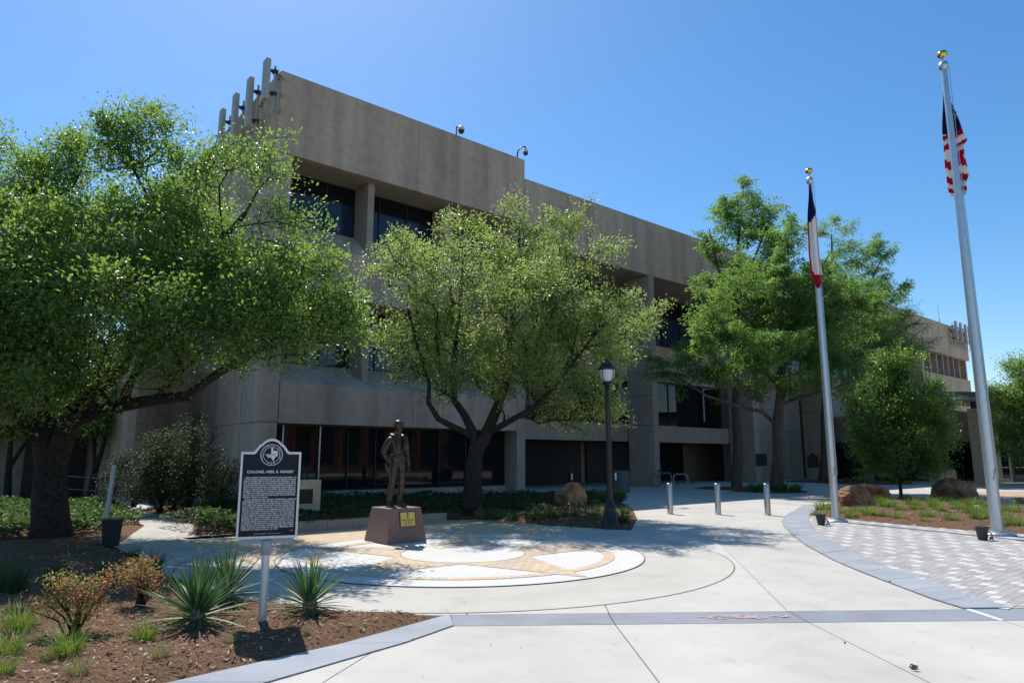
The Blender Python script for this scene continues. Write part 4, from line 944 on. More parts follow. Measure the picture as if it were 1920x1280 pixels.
shrub('nandina_shrub', 'larger orange green nandina shrub left of the tall yuccas', gp(140,1188,.06), [((0,0,.34),.22),((-.18,.05,.44),.14),((.16,0,.42),.16),((.32,.05,.50),.10),((.05,-.1,.22),.16),((-.27,0,.26),.10)], 1300, (.036,.015), M_nandg, gn, 14, 15, m2=M_nandr, f2=.28)
shrub('nandina_shrub', 'smaller redder nandina shrub nearest the tall yucca', gp(262,1140,.06), [((0,0,.28),.19),((.05,0,.46),.13),((-.2,0,.36),.12),((.2,0,.34),.15),((.0,-.05,.16),.12)], 1300, (.036,.015), M_nandg, gn, 13, 15, m2=M_nandr, f2=.5)
gs = 'shrubs against the side of the building'
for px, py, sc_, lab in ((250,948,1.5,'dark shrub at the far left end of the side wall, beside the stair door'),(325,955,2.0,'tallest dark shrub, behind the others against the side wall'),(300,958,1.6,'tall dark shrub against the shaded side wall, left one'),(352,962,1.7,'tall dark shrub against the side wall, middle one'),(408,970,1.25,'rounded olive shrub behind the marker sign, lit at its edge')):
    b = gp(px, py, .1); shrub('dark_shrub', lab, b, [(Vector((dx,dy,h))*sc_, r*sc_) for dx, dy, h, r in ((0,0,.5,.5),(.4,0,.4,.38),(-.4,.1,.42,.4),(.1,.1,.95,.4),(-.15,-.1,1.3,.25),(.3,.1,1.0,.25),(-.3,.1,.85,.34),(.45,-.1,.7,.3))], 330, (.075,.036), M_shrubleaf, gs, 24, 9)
# yuccas with sword leaves, each leaf a piece
def sword(L_, wd, bend):
    V = []; F = []; n = 6
    for i in range(n+1):
        t = i/n; x = L_*t; z = -bend*L_*t*t; w_ = wd*(.55+.9*t if t < .35 else .865*(1-((t-.35)/.65)**1.8)+.002)*.5
        V += [(x, -w_, z+abs(w_)*.55), (x, 0, z), (x, w_, z+abs(w_)*.55)]
    for i in range(n):
        for j in (0, 1): F.append((3*i+j, 3*i+j+3, 3*i+j+4, 3*i+j+1))
    return arr_mesh('leaf', V, F)
swords = [sword(.62, .034, b) for b in (.02, .07, .15)]
swd = sword(.55, .03, .22)
for me in swords: me.materials.append(M_yucca)
swd.materials.append(M_yuccaedge)
def yucca(label, loc, s, n, rz, hgt=.16):
    t = thing('yucca', label, 'yucca', loc, rz, 'yuccas beside the marker post')
    MB().lathe([(.07,-.03),(.075,hgt*.7),(.05,hgt+.05),(.0,hgt+.09)], (0,0,0), 10).build('stem', M_yuccaedge, t)
    for i in range(n):
        f = i/n; az = i*2.39996 + random.gauss(0, .12); el = R(-32 + 118*f**.75 + random.gauss(0, 6)); me = swords[0 if f > .5 else (1 if f > .2 else 2)]
        o = link('leaf', me, None, t, (.03*math.cos(az), .03*math.sin(az), hgt*(.35+.65*f)), (random.gauss(0, .3), -min(el, R(86)), az), (s*random.uniform(.8, 1.08)*(1-.12*(f > .85)),)+(s*random.uniform(.9, 1.15),)*2)
    for i in range(8):
        az = random.uniform(0, 6.28); link('dry_leaf', swd, None, t, (0, 0, hgt*.6), (0, R(random.uniform(8, 16)), az), (s*.5, s*.7, s*.7))
    return t
yucca('largest blue green yucca, left of the sign post', gp(368,1172,.06), .93, 130, .3)
yucca('yucca behind and right of the largest one, partly hidden', gp(425,1130,.06), .84, 100, 1.3)
yucca('smaller yucca on the right of the sign post', gp(580,1152,.06), .78, 110, 2.1)
# loose wood chips on the mulch
def chips(poly, n, near, size, zfun):
    xs = [p[0] for p in poly]; ys = [p[1] for p in poly]; P = np.stack([rng.uniform(min(xs), max(xs), n*4), rng.uniform(min(ys), max(ys), n*4)], 1); P = P[in_poly(P, poly)]
    P = P[edge_dist(P, poly) > .03]; P = P[rng.random(len(P)) < np.clip((near/np.maximum(np.linalg.norm(P, axis=1), near))**1.2, .05, 1)][:n]; m = len(P)
    L_ = size*rng.uniform(.4, 1.3, m); W = L_*rng.uniform(.18, .5, m); a = rng.uniform(0, 6.28, m); tl = rng.normal(0, .25, m); tl2 = rng.normal(0, .35, m)
    d = np.stack([np.cos(a), np.sin(a), tl], 1)*L_[:, None]*.5; s_ = np.stack([-np.sin(a), np.cos(a), tl2], 1)*W[:, None]*.5
    z = np.array([zfun(p) for p in P]); C = np.c_[P, z+.012+.006*rng.random(m)]; V = np.stack([C-d-s_, C+d-s_*.6, C+d+s_*.8, C-d*.9+s_], 1).reshape(-1, 3)
    return stuff(link('wood_chips', arr_mesh('wood_chips', V, np.arange(4*m).reshape(m, 4)), M_chip))
def bed_z(poly, h, amp, edge):
    def f(p):
        d = float(edge_dist(np.array([p]), poly)[0])/edge; d = min(1, d); s_ = d*d*(3-2*d); return h*s_ + s_*amp*(mnoise.noise((p[0]*2.2, p[1]*2.2, 3))+.8*mnoise.noise((p[0]*9, p[1]*9, 1)))
    return f
chips([(-.8,7.6),(-1.6,6.5),(-4.6,3.2),(-8.5,4.5),(-10,9),(-8.2,13.5),(-6,11.8),(-3.7,9.6),(-2.8,8.6),(-1.9,7.85)], 16000, 6.0, .034, bed_z(LB, .07, .04, .3))
chips(RIGHT, 7000, 18, .06, bed_z(RIGHT, .07, .04, .35))
chips(RB[2:9] + [(3.2,22),(0,21)], 1200, 18, .07, bed_z(RB, .16, .05, .9))

# ================================================================ OBJECTS
TEXTS = []
def text(name, body, size, loc, m, parent, width=None, align='CENTER', extr=.0015, rot=(R(90), 0, 0), spacing=1.0, off=0.0, linesp=1.0, sx=1.0):
    c = bpy.data.curves.new(name, 'FONT'); c.body = body; c.size = size; c.extrude = extr; c.resolution_u = 2; c.align_x = align; c.space_character = spacing; c.space_line = linesp; c.offset = off
    c.materials.append(m); o = bpy.data.objects.new(name, c); COL.objects.link(o); o.parent = parent; o.location = loc; o.rotation_euler = rot; TEXTS.append((o, width)); return o
# ---- historical marker in front
mk = thing('marker_sign', 'black historical marker with silver border and text on a pale post, by the yuccas', 'marker', gp(491, 1165, .05), R(20))
def marker_outline(w_, z0, z1, zt, n=14, sh=0.0):
    """half width, bottom, shoulder, arch top"""
    p = [(-w_, z0), (w_, z0), (w_, z1), (w_*.62, z1)]
    c = w_*.42
    for k in range(1, n): 
        t = k/n; x = w_*.62 + (c*.80 - w_*.62)*t; p.append((x, z1 + (zt-z1)*.60*(t*t*(3-2*t))))
    for k in range(0, n+1):
        a = R(40) + R(100)*k/n; r = c*.80/math.cos(R(40)); zc = z1+(zt-z1)*.60 - r*math.sin(R(40))
        p.append((r*math.cos(a), zc + r*math.sin(a)*(1 + (zt-(zc+r))/r*max(0, math.sin(a)-.64)/.36*1.0)))
    for k in range(n-1, 0, -1):
        t = k/n; x = w_*.62 + (c*.80 - w_*.62)*t; p.append((-x, z1 + (zt-z1)*.60*(t*t*(3-2*t))))
    p.append((-w_*.62, z1)); p.append((-w_, z1)); return p
def plate(name, out, y0, y1, m, par):
    mb = MB(); n = len(out); V = [(p[0], y0, p[1]) for p in out] + [(p[0], y1, p[1]) for p in out]
    mb.add(V, [tuple(range(n)), tuple(range(2*n-1, n-1, -1))] + [(i, n+i, n+(i+1) % n, (i+1) % n) for i in range(n)]); return mb.build(name, m, par)
ZB, ZS, ZT = .80, 1.665, 1.80
outer = marker_outline(.293, ZB, ZS, ZT); inner = marker_outline(.272, ZB+.026, ZS-.024, ZT-.024)
plate('face_plate', outer, -.006, .028, M_signface, mk)
mbr = MB(); n = len(outer)
V = [(p[0], -.022, p[1]) for p in outer] + [(p[0], -.022, p[1]) for p in inner] + [(p[0], -.005, p[1]) for p in inner] + [(p[0], .030, p[1]) for p in outer]
F = []
for i in range(n):
    j = (i+1) % n; F += [(i, j, n+j, n+i), (n+i, n+j, 2*n+j, 2*n+i), (i, 3*n+i, 3*n+j, j)]
mbr.add(V, F).build('border', M_signmetal, mk)
MB().extr([(.0,ZB-.005),(.03,ZB-.005),(.05,ZB-.05),(-.01,ZB-.05)], -.26, .26).build('base_bracket', M_signback, mk)
MB().tube([(0,.015,-.08),(0,.015,.70)], .040, 20).build('post', M_galv if False else M_signmetal, mk)
MB().lathe([(.042,.64),(.052,.645),(.052,.765),(.045,.785),(.02,.79)], (0,.015,0), 20).build('collar', M_signback, mk)
zc = 1.635
e_ = MB()
for r0, r1 in ((.118,.125),(.088,.093)):
    a = [(r0*math.cos(t), -.0085, zc+r0*math.sin(t)) for t in np.linspace(0, 2*math.pi, 48, False)]; b = [(r1*math.cos(t), -.0085, zc+r1*math.sin(t)) for t in np.linspace(0, 2*math.pi, 48, False)]
    e_.add(a+b, [(i, (i+1) % 48, 48+(i+1) % 48, 48+i) for i in range(48)])
seal = e_.build('seal', M_signmetal, mk, loc=(0, 0, zc*.13)); seal.scale = (.87, 1, .87)
TX = [(-.085,1.0),(.20,1.0),(.20,.62),(.36,.56),(.55,.50),(.72,.53),(.84,.48),(.86,.10),(.93,-.10),(.88,-.22),(.62,-.42),(.42,-.62),(.36,-.85),(.40,-1.0),(.22,-.94),(.08,-.72),(-.08,-.46),(-.25,-.40),(-.36,-.54),(-.52,-.46),(-.62,-.26),(-.92,.02),(-.085,.04)]
pl_ = MB(); k_ = .078
n = len(TX); V = [(p[0]*k_, -.0095, zc+.006+p[1]*k_) for p in TX]; pl_.add(V, [tuple(range(n))[::-1]]); pl_.build('state_shape', M_signmetal, seal)
text('seal_word', 'TEXAS', .036, (0, -.0105, zc-.012), M_signface, seal, extr=.0003)
arcw = 'TEXAS HISTORICAL COMMISSION'
for i, chh in enumerate(arcw):
    if chh == ' ': continue
    a = R(205) - R(230)*i/(len(arcw)-1); text('seal_letter', chh, .021, (.098*math.cos(a), -.0085, zc+.098*math.sin(a)), M_signmetal, seal, rot=(R(90), R(90)-a, 0), extr=.0003)
star_ = lambda r, x, z: [(x+(r if k % 2 == 0 else r*.42)*math.sin(k*math.pi/5), z+(r if k % 2 == 0 else r*.42)*math.cos(k*math.pi/5)) for k in range(10)]
for dx in (-.034, 0, .034):
    sp = star_(.011, dx, zc-.103+abs(dx)*.1); MB().add([(p[0], -.0095, p[1]) for p in sp], [tuple(range(10))[::-1]]).build('star', M_signmetal, seal)
text('title', 'COLONEL NEEL E. KEARBY', .036, (0, -.0075, 1.452), M_letter, mk, spacing=1.06, off=.0006)
B1 = ["   NEEL E. KEARBY WAS BORN IN WICHITA FALLS ON JUNE 5, 1911,", "TO DR. JOHN GALLATIN KEARBY, JR. AND BESSIE LEE STONE", "KEARBY. HE SPENT MUCH OF HIS CHILDHOOD IN MINEOLA, TEXAS,", "BUT LATER MOVED TO ARLINGTON, GRADUATING FROM",
      "ARLINGTON HIGH SCHOOL IN 1928 AND BEGINNING COLLEGE AT", "NORTH TEXAS AGRICULTURAL COLLEGE (NOW THE UNIVERSITY OF", "TEXAS AT ARLINGTON). IN 1937, KEARBY RECEIVED A BUSINESS", "DEGREE AT THE UNIVERSITY OF TEXAS AT AUSTIN AND JOINED THE",
      "U.S. ARMY AIR CORPS. HE BEGAN FLIGHT TRAINING AT RANDOLPH", "FIELD IN SAN ANTONIO, WHERE HE MET HIS FUTURE WIFE,", "VIRGINIA KING COCHRAN.", "   ONCE COMMISSIONED, KEARBY COMPLETED A SERIES OF", "ASSIGNMENTS AND IN 1942 WAS SELECTED TO COMMAND THE", "348TH FIGHTER GROUP WHICH TRAINED IN NEW ENGLAND PRIOR",
      "TO COMBAT DEPLOYMENT IN THE SOUTH PACIFIC DURING WORLD", "WAR II. KEARBY AND HIS UNIT FLEW THE P-47 FIGHTER PLANE", "KNOWN AS THE THUNDERBOLT. AS A COMMANDER, KEARBY DEVELOPED", "TACTICS THAT MADE THE PLANE EFFECTIVE AND LED HIS PILOTS", "AGAINST LARGER ENEMY FORCES. ON OCTOBER 11, 1943, WHILE LEADING",
      "FOUR PLANES ON A MISSION OVER WEWAK IN NEW GUINEA,", "KEARBY SHOT DOWN SIX ENEMY AIRCRAFT, FOR WHICH HE", "RECEIVED THE MEDAL OF HONOR. HE WAS CREDITED WITH 22", "VICTORIES, MAKING HIM ONE OF THE LEADING ACES OF THE WAR.", "ON MARCH 5, 1944, HIS PLANE WAS SHOT DOWN NEAR WEWAK", "AND HE DID NOT RETURN. HIS REMAINS WERE RECOVERED",
      "AFTER THE WAR AND BURIED AT HILLCREST MEMORIAL PARK", "CEMETERY IN DALLAS ON JULY 23, 1949."]
z = 1.40; lh = .0196
for i, ln_ in enumerate(B1):
    text('text_line', ln_, .0195, (-.252, -.0075, z), M_letter, mk, align='LEFT', extr=.0006, off=.00042, width=None if i in (10, 26) else .504); z -= lh
    if i == 10: z -= .004
text('text_line', '(2010)', .013, (.25, -.0075, z+.004), M_signmetal, mk, align='RIGHT', extr=.0006)
text('text_line', 'MARKER IS PROPERTY OF THE STATE OF TEXAS', .012, (0, -.0075, ZB+.045), M_signmetal, mk, extr=.0006)

# ---- granite pedestal and statue
PED = gp(725, 1022.5); ctr = PED + BU*.46 + BV*.46
pe = thing('granite_pedestal', 'tapered red granite pedestal with a brass plate, under the statue', 'pedestal', ctr, A40)
def frustum(b, t, z0, z1): return [(-b,-b,z0),(b,-b,z0),(b,b,z0),(-b,b,z0),(-t,-t,z1),(t,-t,z1),(t,t,z1),(-t,t,z1)]
BF = [(0,3,2,1),(4,5,6,7),(0,1,5,4),(1,2,6,5),(2,3,7,6),(3,0,4,7)]
PH = .68
MB().add(frustum(.46, .36, -.02, PH), BF).build('block', M_granite, pe, bevel=.012)
tl = math.atan(.10/PH)
fy = lambda z_: -.46 + .10*z_/PH
nm = MB().add([(-.14,fy(.33)-.016,.33),(.20,fy(.33)-.016,.33),(.20,fy(.60)-.016,.60),(-.14,fy(.60)-.016,.60),(-.14,fy(.33)+.01,.33),(.20,fy(.33)+.01,.33),(.20,fy(.60)+.01,.60),(-.14,fy(.60)+.01,.60)], [(0,1,2,3),(4,7,6,5),(0,4,5,1),(1,5,6,2),(2,6,7,3),(3,7,4,0)]).build('brass_plate', M_brass, pe)
bz = lambda z_, d=.018: (0, fy(z_)-d, z_)
fr = MB()
for x0, x1, za, zb in ((-.15,.21,.322,.333),(-.15,.21,.597,.608),(-.15,-.138,.333,.597),(.198,.21,.333,.597)):
    fr.add([(x0,fy(za)-.02,za),(x1,fy(za)-.02,za),(x1,fy(zb)-.02,zb),(x0,fy(zb)-.02,zb),(x0,fy(za)+.01,za),(x1,fy(za)+.01,za),(x1,fy(zb)+.01,zb),(x0,fy(zb)+.01,zb)], [(0,1,2,3),(4,7,6,5),(0,4,5,1),(1,5,6,2),(2,6,7,3),(3,7,4,0)])
fr.build('plate_border', M_frame, nm)
for s_, z_, sz in (('NEEL E KEARBY', .435, .040), ('COL USAAF', .395, .034), ('1911 - 1944', .355, .030)):
    text('plate_text', s_, sz, (.03, fy(z_)-.0175, z_), M_brass_dk, nm, rot=(R(90)-tl, 0, 0), extr=.0008, off=.0006)
md = MB()
for sp in (star_(.034, .03, .505),): md.add([(p[0], fy(p[1])-.019, p[1]) for p in sp], [tuple(range(10))[::-1]])
md.add([(.012,fy(.54)-.019,.54),(.048,fy(.54)-.019,.54),(.048,fy(.585)-.019,.585),(.012,fy(.585)-.019,.585)], [(0,1,2,3)]); md.build('medal', M_brass_dk, nm)

st = thing('pilot_statue', 'brown bronze statue of a pilot with helmet and vest, standing on the pedestal', 'statue', ctr + Vector((0,0,PH)), A40 + R(4)); st.scale = (.955, .955, .955)
def skin(name, J, E_, m, par, root=0, lv=2, smooth=True):
    me = bpy.data.meshes.new(name); me.from_pydata([j[0] for j in J], E_, []); o = bpy.data.objects.new(name, me); COL.objects.link(o)
    sk = o.modifiers.new('skin', 'SKIN'); sk.use_smooth_shade = True; sk.branch_smoothing = .4
    for i, j in enumerate(J):
        rr_ = j[1] if isinstance(j[1], tuple) else (j[1], j[1]); me.skin_vertices[0].data[i].radius = rr_; me.skin_vertices[0].data[i].use_root = (i == root)
    ss = o.modifiers.new('sub', 'SUBSURF'); ss.levels = lv; ss.render_levels = lv
    bpy.context.view_layer.update(); dg = bpy.context.evaluated_depsgraph_get(); me2 = bpy.data.meshes.new_from_object(o.evaluated_get(dg)); me2.name = name
    bpy.data.objects.remove(o); me2.materials.clear(); me2.materials.append(m); o2 = bpy.data.objects.new(name, me2); COL.objects.link(o2); o2.parent = par
    return o2
# front is -y; viewer's left is -x
J = [((0,0,.98),(.165,.125)), ((0,.0,1.10),(.150,.115)), ((0,-.005,1.25),(.178,.130)), ((0,.0,1.40),(.185,.125)), ((0,.01,1.49),(.10,.085)), ((.005,.0,1.55),(.062,.065)),
     ((.01,-.015,1.62),(.072,.088)), ((.01,-.01,1.71),(.080,.100)), ((.01,-.0,1.79),(.055,.07)),
     ((-.20,.01,1.42),.088), ((-.315,.03,1.20),.070), ((-.335,.045,1.13),.066), ((-.27,-.03,.99),.052), ((-.215,-.09,.93),.040),      # bent arm, 9..13
     ((.20,.01,1.42),.088), ((.245,.03,1.17),.070), ((.255,.015,1.10),.064), ((.265,-.03,.90),.050), ((.265,-.05,.82),.038),          # hanging arm 14..18
     ((-.095,.0,.88),.108), ((-.125,-.02,.52),.078), ((-.15,.015,.30),.074), ((-.165,.03,.09),.060), ((-.175,-.10,.045),.048), ((-.18,-.17,.035),.036),   # leg 19..24
     ((.095,.0,.88),.108), ((.095,-.045,.52),.078), ((.09,-.02,.30),.072), ((.085,.015,.09),.060), ((.095,-.12,.045),.048), ((.10,-.19,.035),.036)]   # leg 25..30
E_ = [(0,1),(1,2),(2,3),(3,4),(4,5),(5,6),(6,7),(7,8),(3,9),(9,10),(10,11),(11,12),(12,13),(3,14),(14,15),(15,16),(16,17),(17,18),(0,19),(19,20),(20,21),(21,22),(22,23),(23,24),(0,25),(25,26),(26,27),(27,28),(28,29),(29,30)]
def hand(p, d, up, L_=.17):
    """palm + four fingers + thumb chained on from a wrist"""
    global J, E_
    p = Vector(p); d = Vector(d).normalized(); up = Vector(up).normalized(); s_ = d.cross(up); base = len(J)
    return p, d, up, s_
skin('body', J, E_, M_bronze, st, 0, 2)
def hand_obj(p, d, nrm, thumb):
    p = Vector(p); d = Vector(d).normalized(); nrm = Vector(nrm).normalized(); s_ = d.cross(nrm).normalized()
    Jh = [(tuple(p - d*.03), (.026,.020)), (tuple(p + d*.045), (.040,.018))]; Eh = [(0, 1)]
    for k, (o_, L_) in enumerate(((-.030,.062),(-.010,.072),(.010,.068),(.029,.052))):
        b = p + d*.05 + s_*o_; m1 = b + d*L_*.5 - nrm*.010; m2 = m1 + d*L_*.40 - nrm*.030; i = len(Jh); Jh += [(tuple(b + d*.015), .0105), (tuple(m1), .0095), (tuple(m2), .0085)]; Eh += [(1, i), (i, i+1), (i+1, i+2)]
    t0 = p + d*.01 + s_*thumb*.035; i = len(Jh); Jh += [(tuple(t0), .014), (tuple(t0 + d*.03 + s_*thumb*.018 - nrm*.012), .0115), (tuple(t0 + d*.058 + s_*thumb*.012 - nrm*.025), .0095)]; Eh += [(0, i), (i, i+1), (i+1, i+2)]
    skin('hand', Jh, Eh, M_bronze, st, 0, 1)
hand_obj((-.20,-.105,.915), (.45,-.35,-.75), (.2,-.95,.2), -1)
hand_obj((.265,-.055,.80), (.0,-.15,-1), (1,.0,.1), -1)
# helmet, goggles, ears, nose, collar, vest, belt, boots
hz = 1.715
hm = MB().lathe([(.094,-.055),(.105,-.01),(.107,.03),(.095,.075),(.062,.108),(.0,.122)], (.01,.012,hz), 18).build('flight_helmet', M_bronze, st)
gg = MB()
for sx in (-1, 1): gg.lathe([(.0,.0),(.018,.004),(.021,.010),(.017,.015),(0,.018)], (0,0,0), 12)
for v in range(len(gg.v)):
    x, y, z = gg.v[v]; sx = -1 if v < len(gg.v)/2 else 1; gg.v[v] = (.01+sx*.042+x, -.085-z, hz+.055+y)
gg.tube([(.01+.100*math.cos(t), .012+.100*math.sin(t), hz+.045) for t in np.linspace(0, 2*math.pi, 24)], .006, 6, False)
gg.build('goggles', M_bronze, hm)
MB().lathe([(0,-.02),(.03,-.018),(.036,0),(.03,.02),(0,.022)], (-.098,.02,hz-.03), 10).lathe([(0,-.02),(.03,-.018),(.036,0),(.03,.02),(0,.022)], (.118,.02,hz-.03), 10).build('earphones', M_bronze, hm)
MB().add([(-.012,-.100,1.705),(.032,-.100,1.705),(.01,-.108,1.715),(-.014,-.104,1.66),(.034,-.104,1.66),(.01,-.128,1.665),(.01,-.104,1.652)], [(0,3,5,2),(2,5,4,1),(3,6,5),(5,6,4)]).tube([(-.02,-.100,1.622),(.01,-.107,1.620),(.04,-.100,1.622)], .007, 6).tube([(-.03,-.096,1.70),(-.012,-.102,1.703)], .006, 5).tube([(.032,-.102,1.703),(.05,-.096,1.70)], .006, 5).build('face_features', M_bronze, st)
cr = [(.135*math.sin(t)*1.0, .03+.10*math.cos(t), 1.485+.028*math.cos(t)) for t in np.linspace(-2.35, 2.35, 15)]
MB().tube([(-.075,-.135,1.20),(-.085,-.145,1.34)]+cr+[(.085,-.145,1.34),(.075,-.135,1.20)], [.035,.050]+[.050]*15+[.050,.035], 10).build('life_vest', M_bronze, st)
MB().lathe([(.155,1.045),(.172,1.05),(.172,1.09),(.155,1.095)], (0,0,0), 20).build('belt', M_bronze, st)
bl_ = bpy.data.objects['belt']; bl_.scale = (1, .80, 1)
MB().lathe([(.19,.955),(.195,1.0),(.185,1.05)], (0,0,0), 20).build('jacket_hem', M_bronze, st).scale = (1, .78, 1)
MB().tube([(-.315,-.03,.92),(-.30,-.06,.80),(-.27,-.06,.72)], [.03,.045,.025], 8).build('holster', M_bronze, st)
for x, y in ((-.168,.02),(.088,.0)): MB().add(frustum(.05,.045,0,.03), BF).build('boot_sole', M_bronze, st, loc=(x-.008, y-.08, 0)).scale = (1.05, 2.6, 1)

# ---- flagpoles
def flagpole(loc, h, r0, r1, label, basey):
    t = thing('flagpole', label, 'flagpole', loc, 0, 'flagpoles by the paver court')
    MB().tube([(0,0,0),(0,0,h*.25),(0,0,h)], [r0, r0*.98, r1], 24).build('shaft', M_pole, t)
    MB().lathe([(r0*2.9,.012),(r0*2.9,.03),(r0*2.4,.055),(r0*1.3,.075),(r0*1.02,.08)], (0,0,0), 28).build('collar', M_pole, t)
    MB().lathe([(r1*.9,h-.01),(r1*1.5,h+.02),(r1*1.75,h+.10),(r1*1.5,h+.17),(r1*.6,h+.19),(.016,h+.20),(.016,h+.32)], (0,0,0), 16).build('truck', M_pole, t)
    br = .115 if h > 10.5 else .10
    MB().lathe([(.0, h+.30)]+[(br*math.sin(a), h+.30+br*.85*(1-math.cos(a))) for a in np.linspace(.2, math.pi-.05, 12)]+[(0, h+.30+br*1.7)], (0,0,0), 20).build('ball', M_gold, t)
    MB().tube([(r0*1.02,-.05,1.2),(r1*1.3,-.07,h*.6),(r1*1.5,-.05,h+.05)], .008, 5).build('halyard', M_alu, t)
    MB().tube([(-.05,-r0*.98,1.15),(.0,-r0-.03,1.25),(.0,-r0-.03,1.35),(.05,-r0*.98,1.42)], .012, 6).build('cleat', M_alu, t)
    return t
p1 = gp(1871, 1003); p2 = gp(1568, 978)
p1.z = p2.z = .01
h1 = pd(1769, 131, p1.y).z; h2 = pd(1520, 345, p2.y).z
flagpole(p1, h1, .118, .062, 'tallest flagpole, nearer the right edge, with the striped flag', 0)
flagpole(p2, h2, .098, .055, 'shorter flagpole left of the tall one, with the three colour flag', 0)
# ---- flags, hanging limp
def cloth(name, label, loc, rows, cols, P, C, mats):
    """P(u,v)->point, C(u,v)->material index"""
    V = [P(i/cols, j/rows) for j in range(rows+1) for i in range(cols+1)]; F = []; mi = []
    for j in range(rows):
        for i in range(cols): a = j*(cols+1)+i; F.append((a, a+1, a+cols+2, a+cols+1)); mi.append(C((i+.5)/cols, (j+.5)/rows))
    me = bpy.data.meshes.new(name); me.from_pydata(V, [], F); me.polygons.foreach_set('use_smooth', [True]*len(F)); me.polygons.foreach_set('material_index', mi)
    o = link(name, me, mats, None, loc); s_ = o.modifiers.new('thick', 'SOLIDIFY'); s_.thickness = .004; return tag(o, label, 'flag', 'flags')
def edge_interp(tab, v):
    v *= len(tab)-1; i = min(int(v), len(tab)-2); f = v-i; return tuple(a+(b-a)*f for a, b in zip(tab[i], tab[i+1]))
# three-colour flag: outline read as (left, right) metres from the pole axis
kx = lambda px, Y: (px-960)/FPX*Y*.97
def mkflag(name, label, pole, outline, rows, cols, C, mats, folds, depth, yoff):
    kx_ = pole.x/pole.y*yoff
    pts = [(pd(l, y, pole.y).x-pole.x+kx_, pd(r, y, pole.y).x-pole.x+kx_, pd((l+r)/2, y, pole.y).z-pole.z) for l, r, y in outline]
    def P(u, v):
        l, r, z = edge_interp(pts, v); x = l+(r-l)*u
        return (x, yoff + depth*math.sin(u*folds*math.pi+v*2.2)*min(1, v*3+.15) + .3*depth*math.sin(u*9+v*7), z + .05*math.sin(u*5+v*3)*(r-l))
    return cloth(name, label, pole, rows, cols, P, C, mats)
def CT(u, v):
    y = 352 + v*190
    if y < 424 - 24*u: return 0
    if u < .17 + .1*max(0, (y-500)/40) or y > 517 - 6*u + (0): return 2
    return 1
oT = [(1518,1520,348),(1517,1525,375),(1516,1531,400),(1516,1533,424),(1517,1535,450),(1518,1539,480),(1521,1543,505),(1524,1545,520),(1534,1538,541)]
mkflag('state_flag', 'limp blue, white and red flag on the shorter pole', p2, oT, 40, 14, CT, [M_navy, M_whitecloth, M_redcloth], 2.2, .07, -.12)
def CU(u, v):
    if v < .34 - .05*u: return 0
    return 1 if int(v*15.5 + u*1.4*(1 if v < .6 else -1.5) + .5) % 2 else 2
oU = [(1768,1775,165),(1768,1783,186),(1768,1791,205),(1768,1796,222),(1769,1803,245),(1770,1810,257),(1771,1803,268),(1772,1805,285),(1773,1810,305),(1776,1814,325),(1778,1808,340),(1781,1810,352),(1787,1808,361)]
mkflag('striped_flag', 'limp red and white striped flag with navy corner on the tallest pole', p1, oU, 60, 18, CU, [M_navy, M_whitecloth, M_redcloth], 3.0, .07, .20)
uf = bpy.data.objects['striped_flag']; ss = MB()
for k in range(16):
    v = random.uniform(.05, .24); ptsu = edge_interp([(pd(l, y, p1.y).x-p1.x, pd(r, y, p1.y).x-p1.x, pd((l+r)/2, y, p1.y).z-p1.z) for l, r, y in oU], v); u = random.uniform(.1, .9)
    sp = star_(.03, ptsu[0]+(ptsu[1]-ptsu[0])*u, ptsu[2]); ss.add([(p[0]+.13, .10, p[1]) for p in sp], [tuple(range(10))[::-1]])
ss.build('stars', M_whitecloth, uf, kind='stuff')
# ---- black ground spotlights by the poles
for (px, py), lab in (((1540,984),'black ground spotlight left of the shorter flagpole'),((1843,1012),'black ground spotlight left of the tallest flagpole')):
    t = thing('ground_spotlight', lab, 'spotlight', gp(px, py, .01), R(-10), 'ground spotlights')
    MB().lathe([(.0,.0),(.075,.0),(.085,.02),(.118,.24),(.125,.25),(.125,.275),(.105,.275),(.095,.255),(0,.25)], (0,0,0), 20).build('housing', M_plant_black, t)
    MB().tube([(.09,-.05,.02),(.15,-.06,.05),(.155,-.05,.12),(.10,-.03,.16)], .014, 6).build('bracket', M_plant_black, t)
    MB().tube([(.12,-.05,.05),(.17,-.03,.03),(.2,.02,.02)], .016, 6).build('knuckle', M_plant_black, t)
# ---- steel bollards
bl3 = ['stainless steel bollard, leftmost of three across the walk', 'stainless steel bollard, middle one of three across the walk', 'stainless steel bollard, rightmost of three, nearest the flagpole']
for (px, py), lab in zip(((1257,963),(1347,964),(1440,965.5)), bl3):
    t = thing('bollard', lab, 'bollard', gp(px, py), random.uniform(0, 3), 'steel bollards across the walk')
    MB().lathe([(.086,.0),(.086,.89),(.080,.905),(.0,.912)], (0,0,0), 24).build('post', M_steel, t); MB().lathe([(.098,.002),(.098,.012),(.087,.014)], (0,0,0), 24).build('flange', M_steel, t)
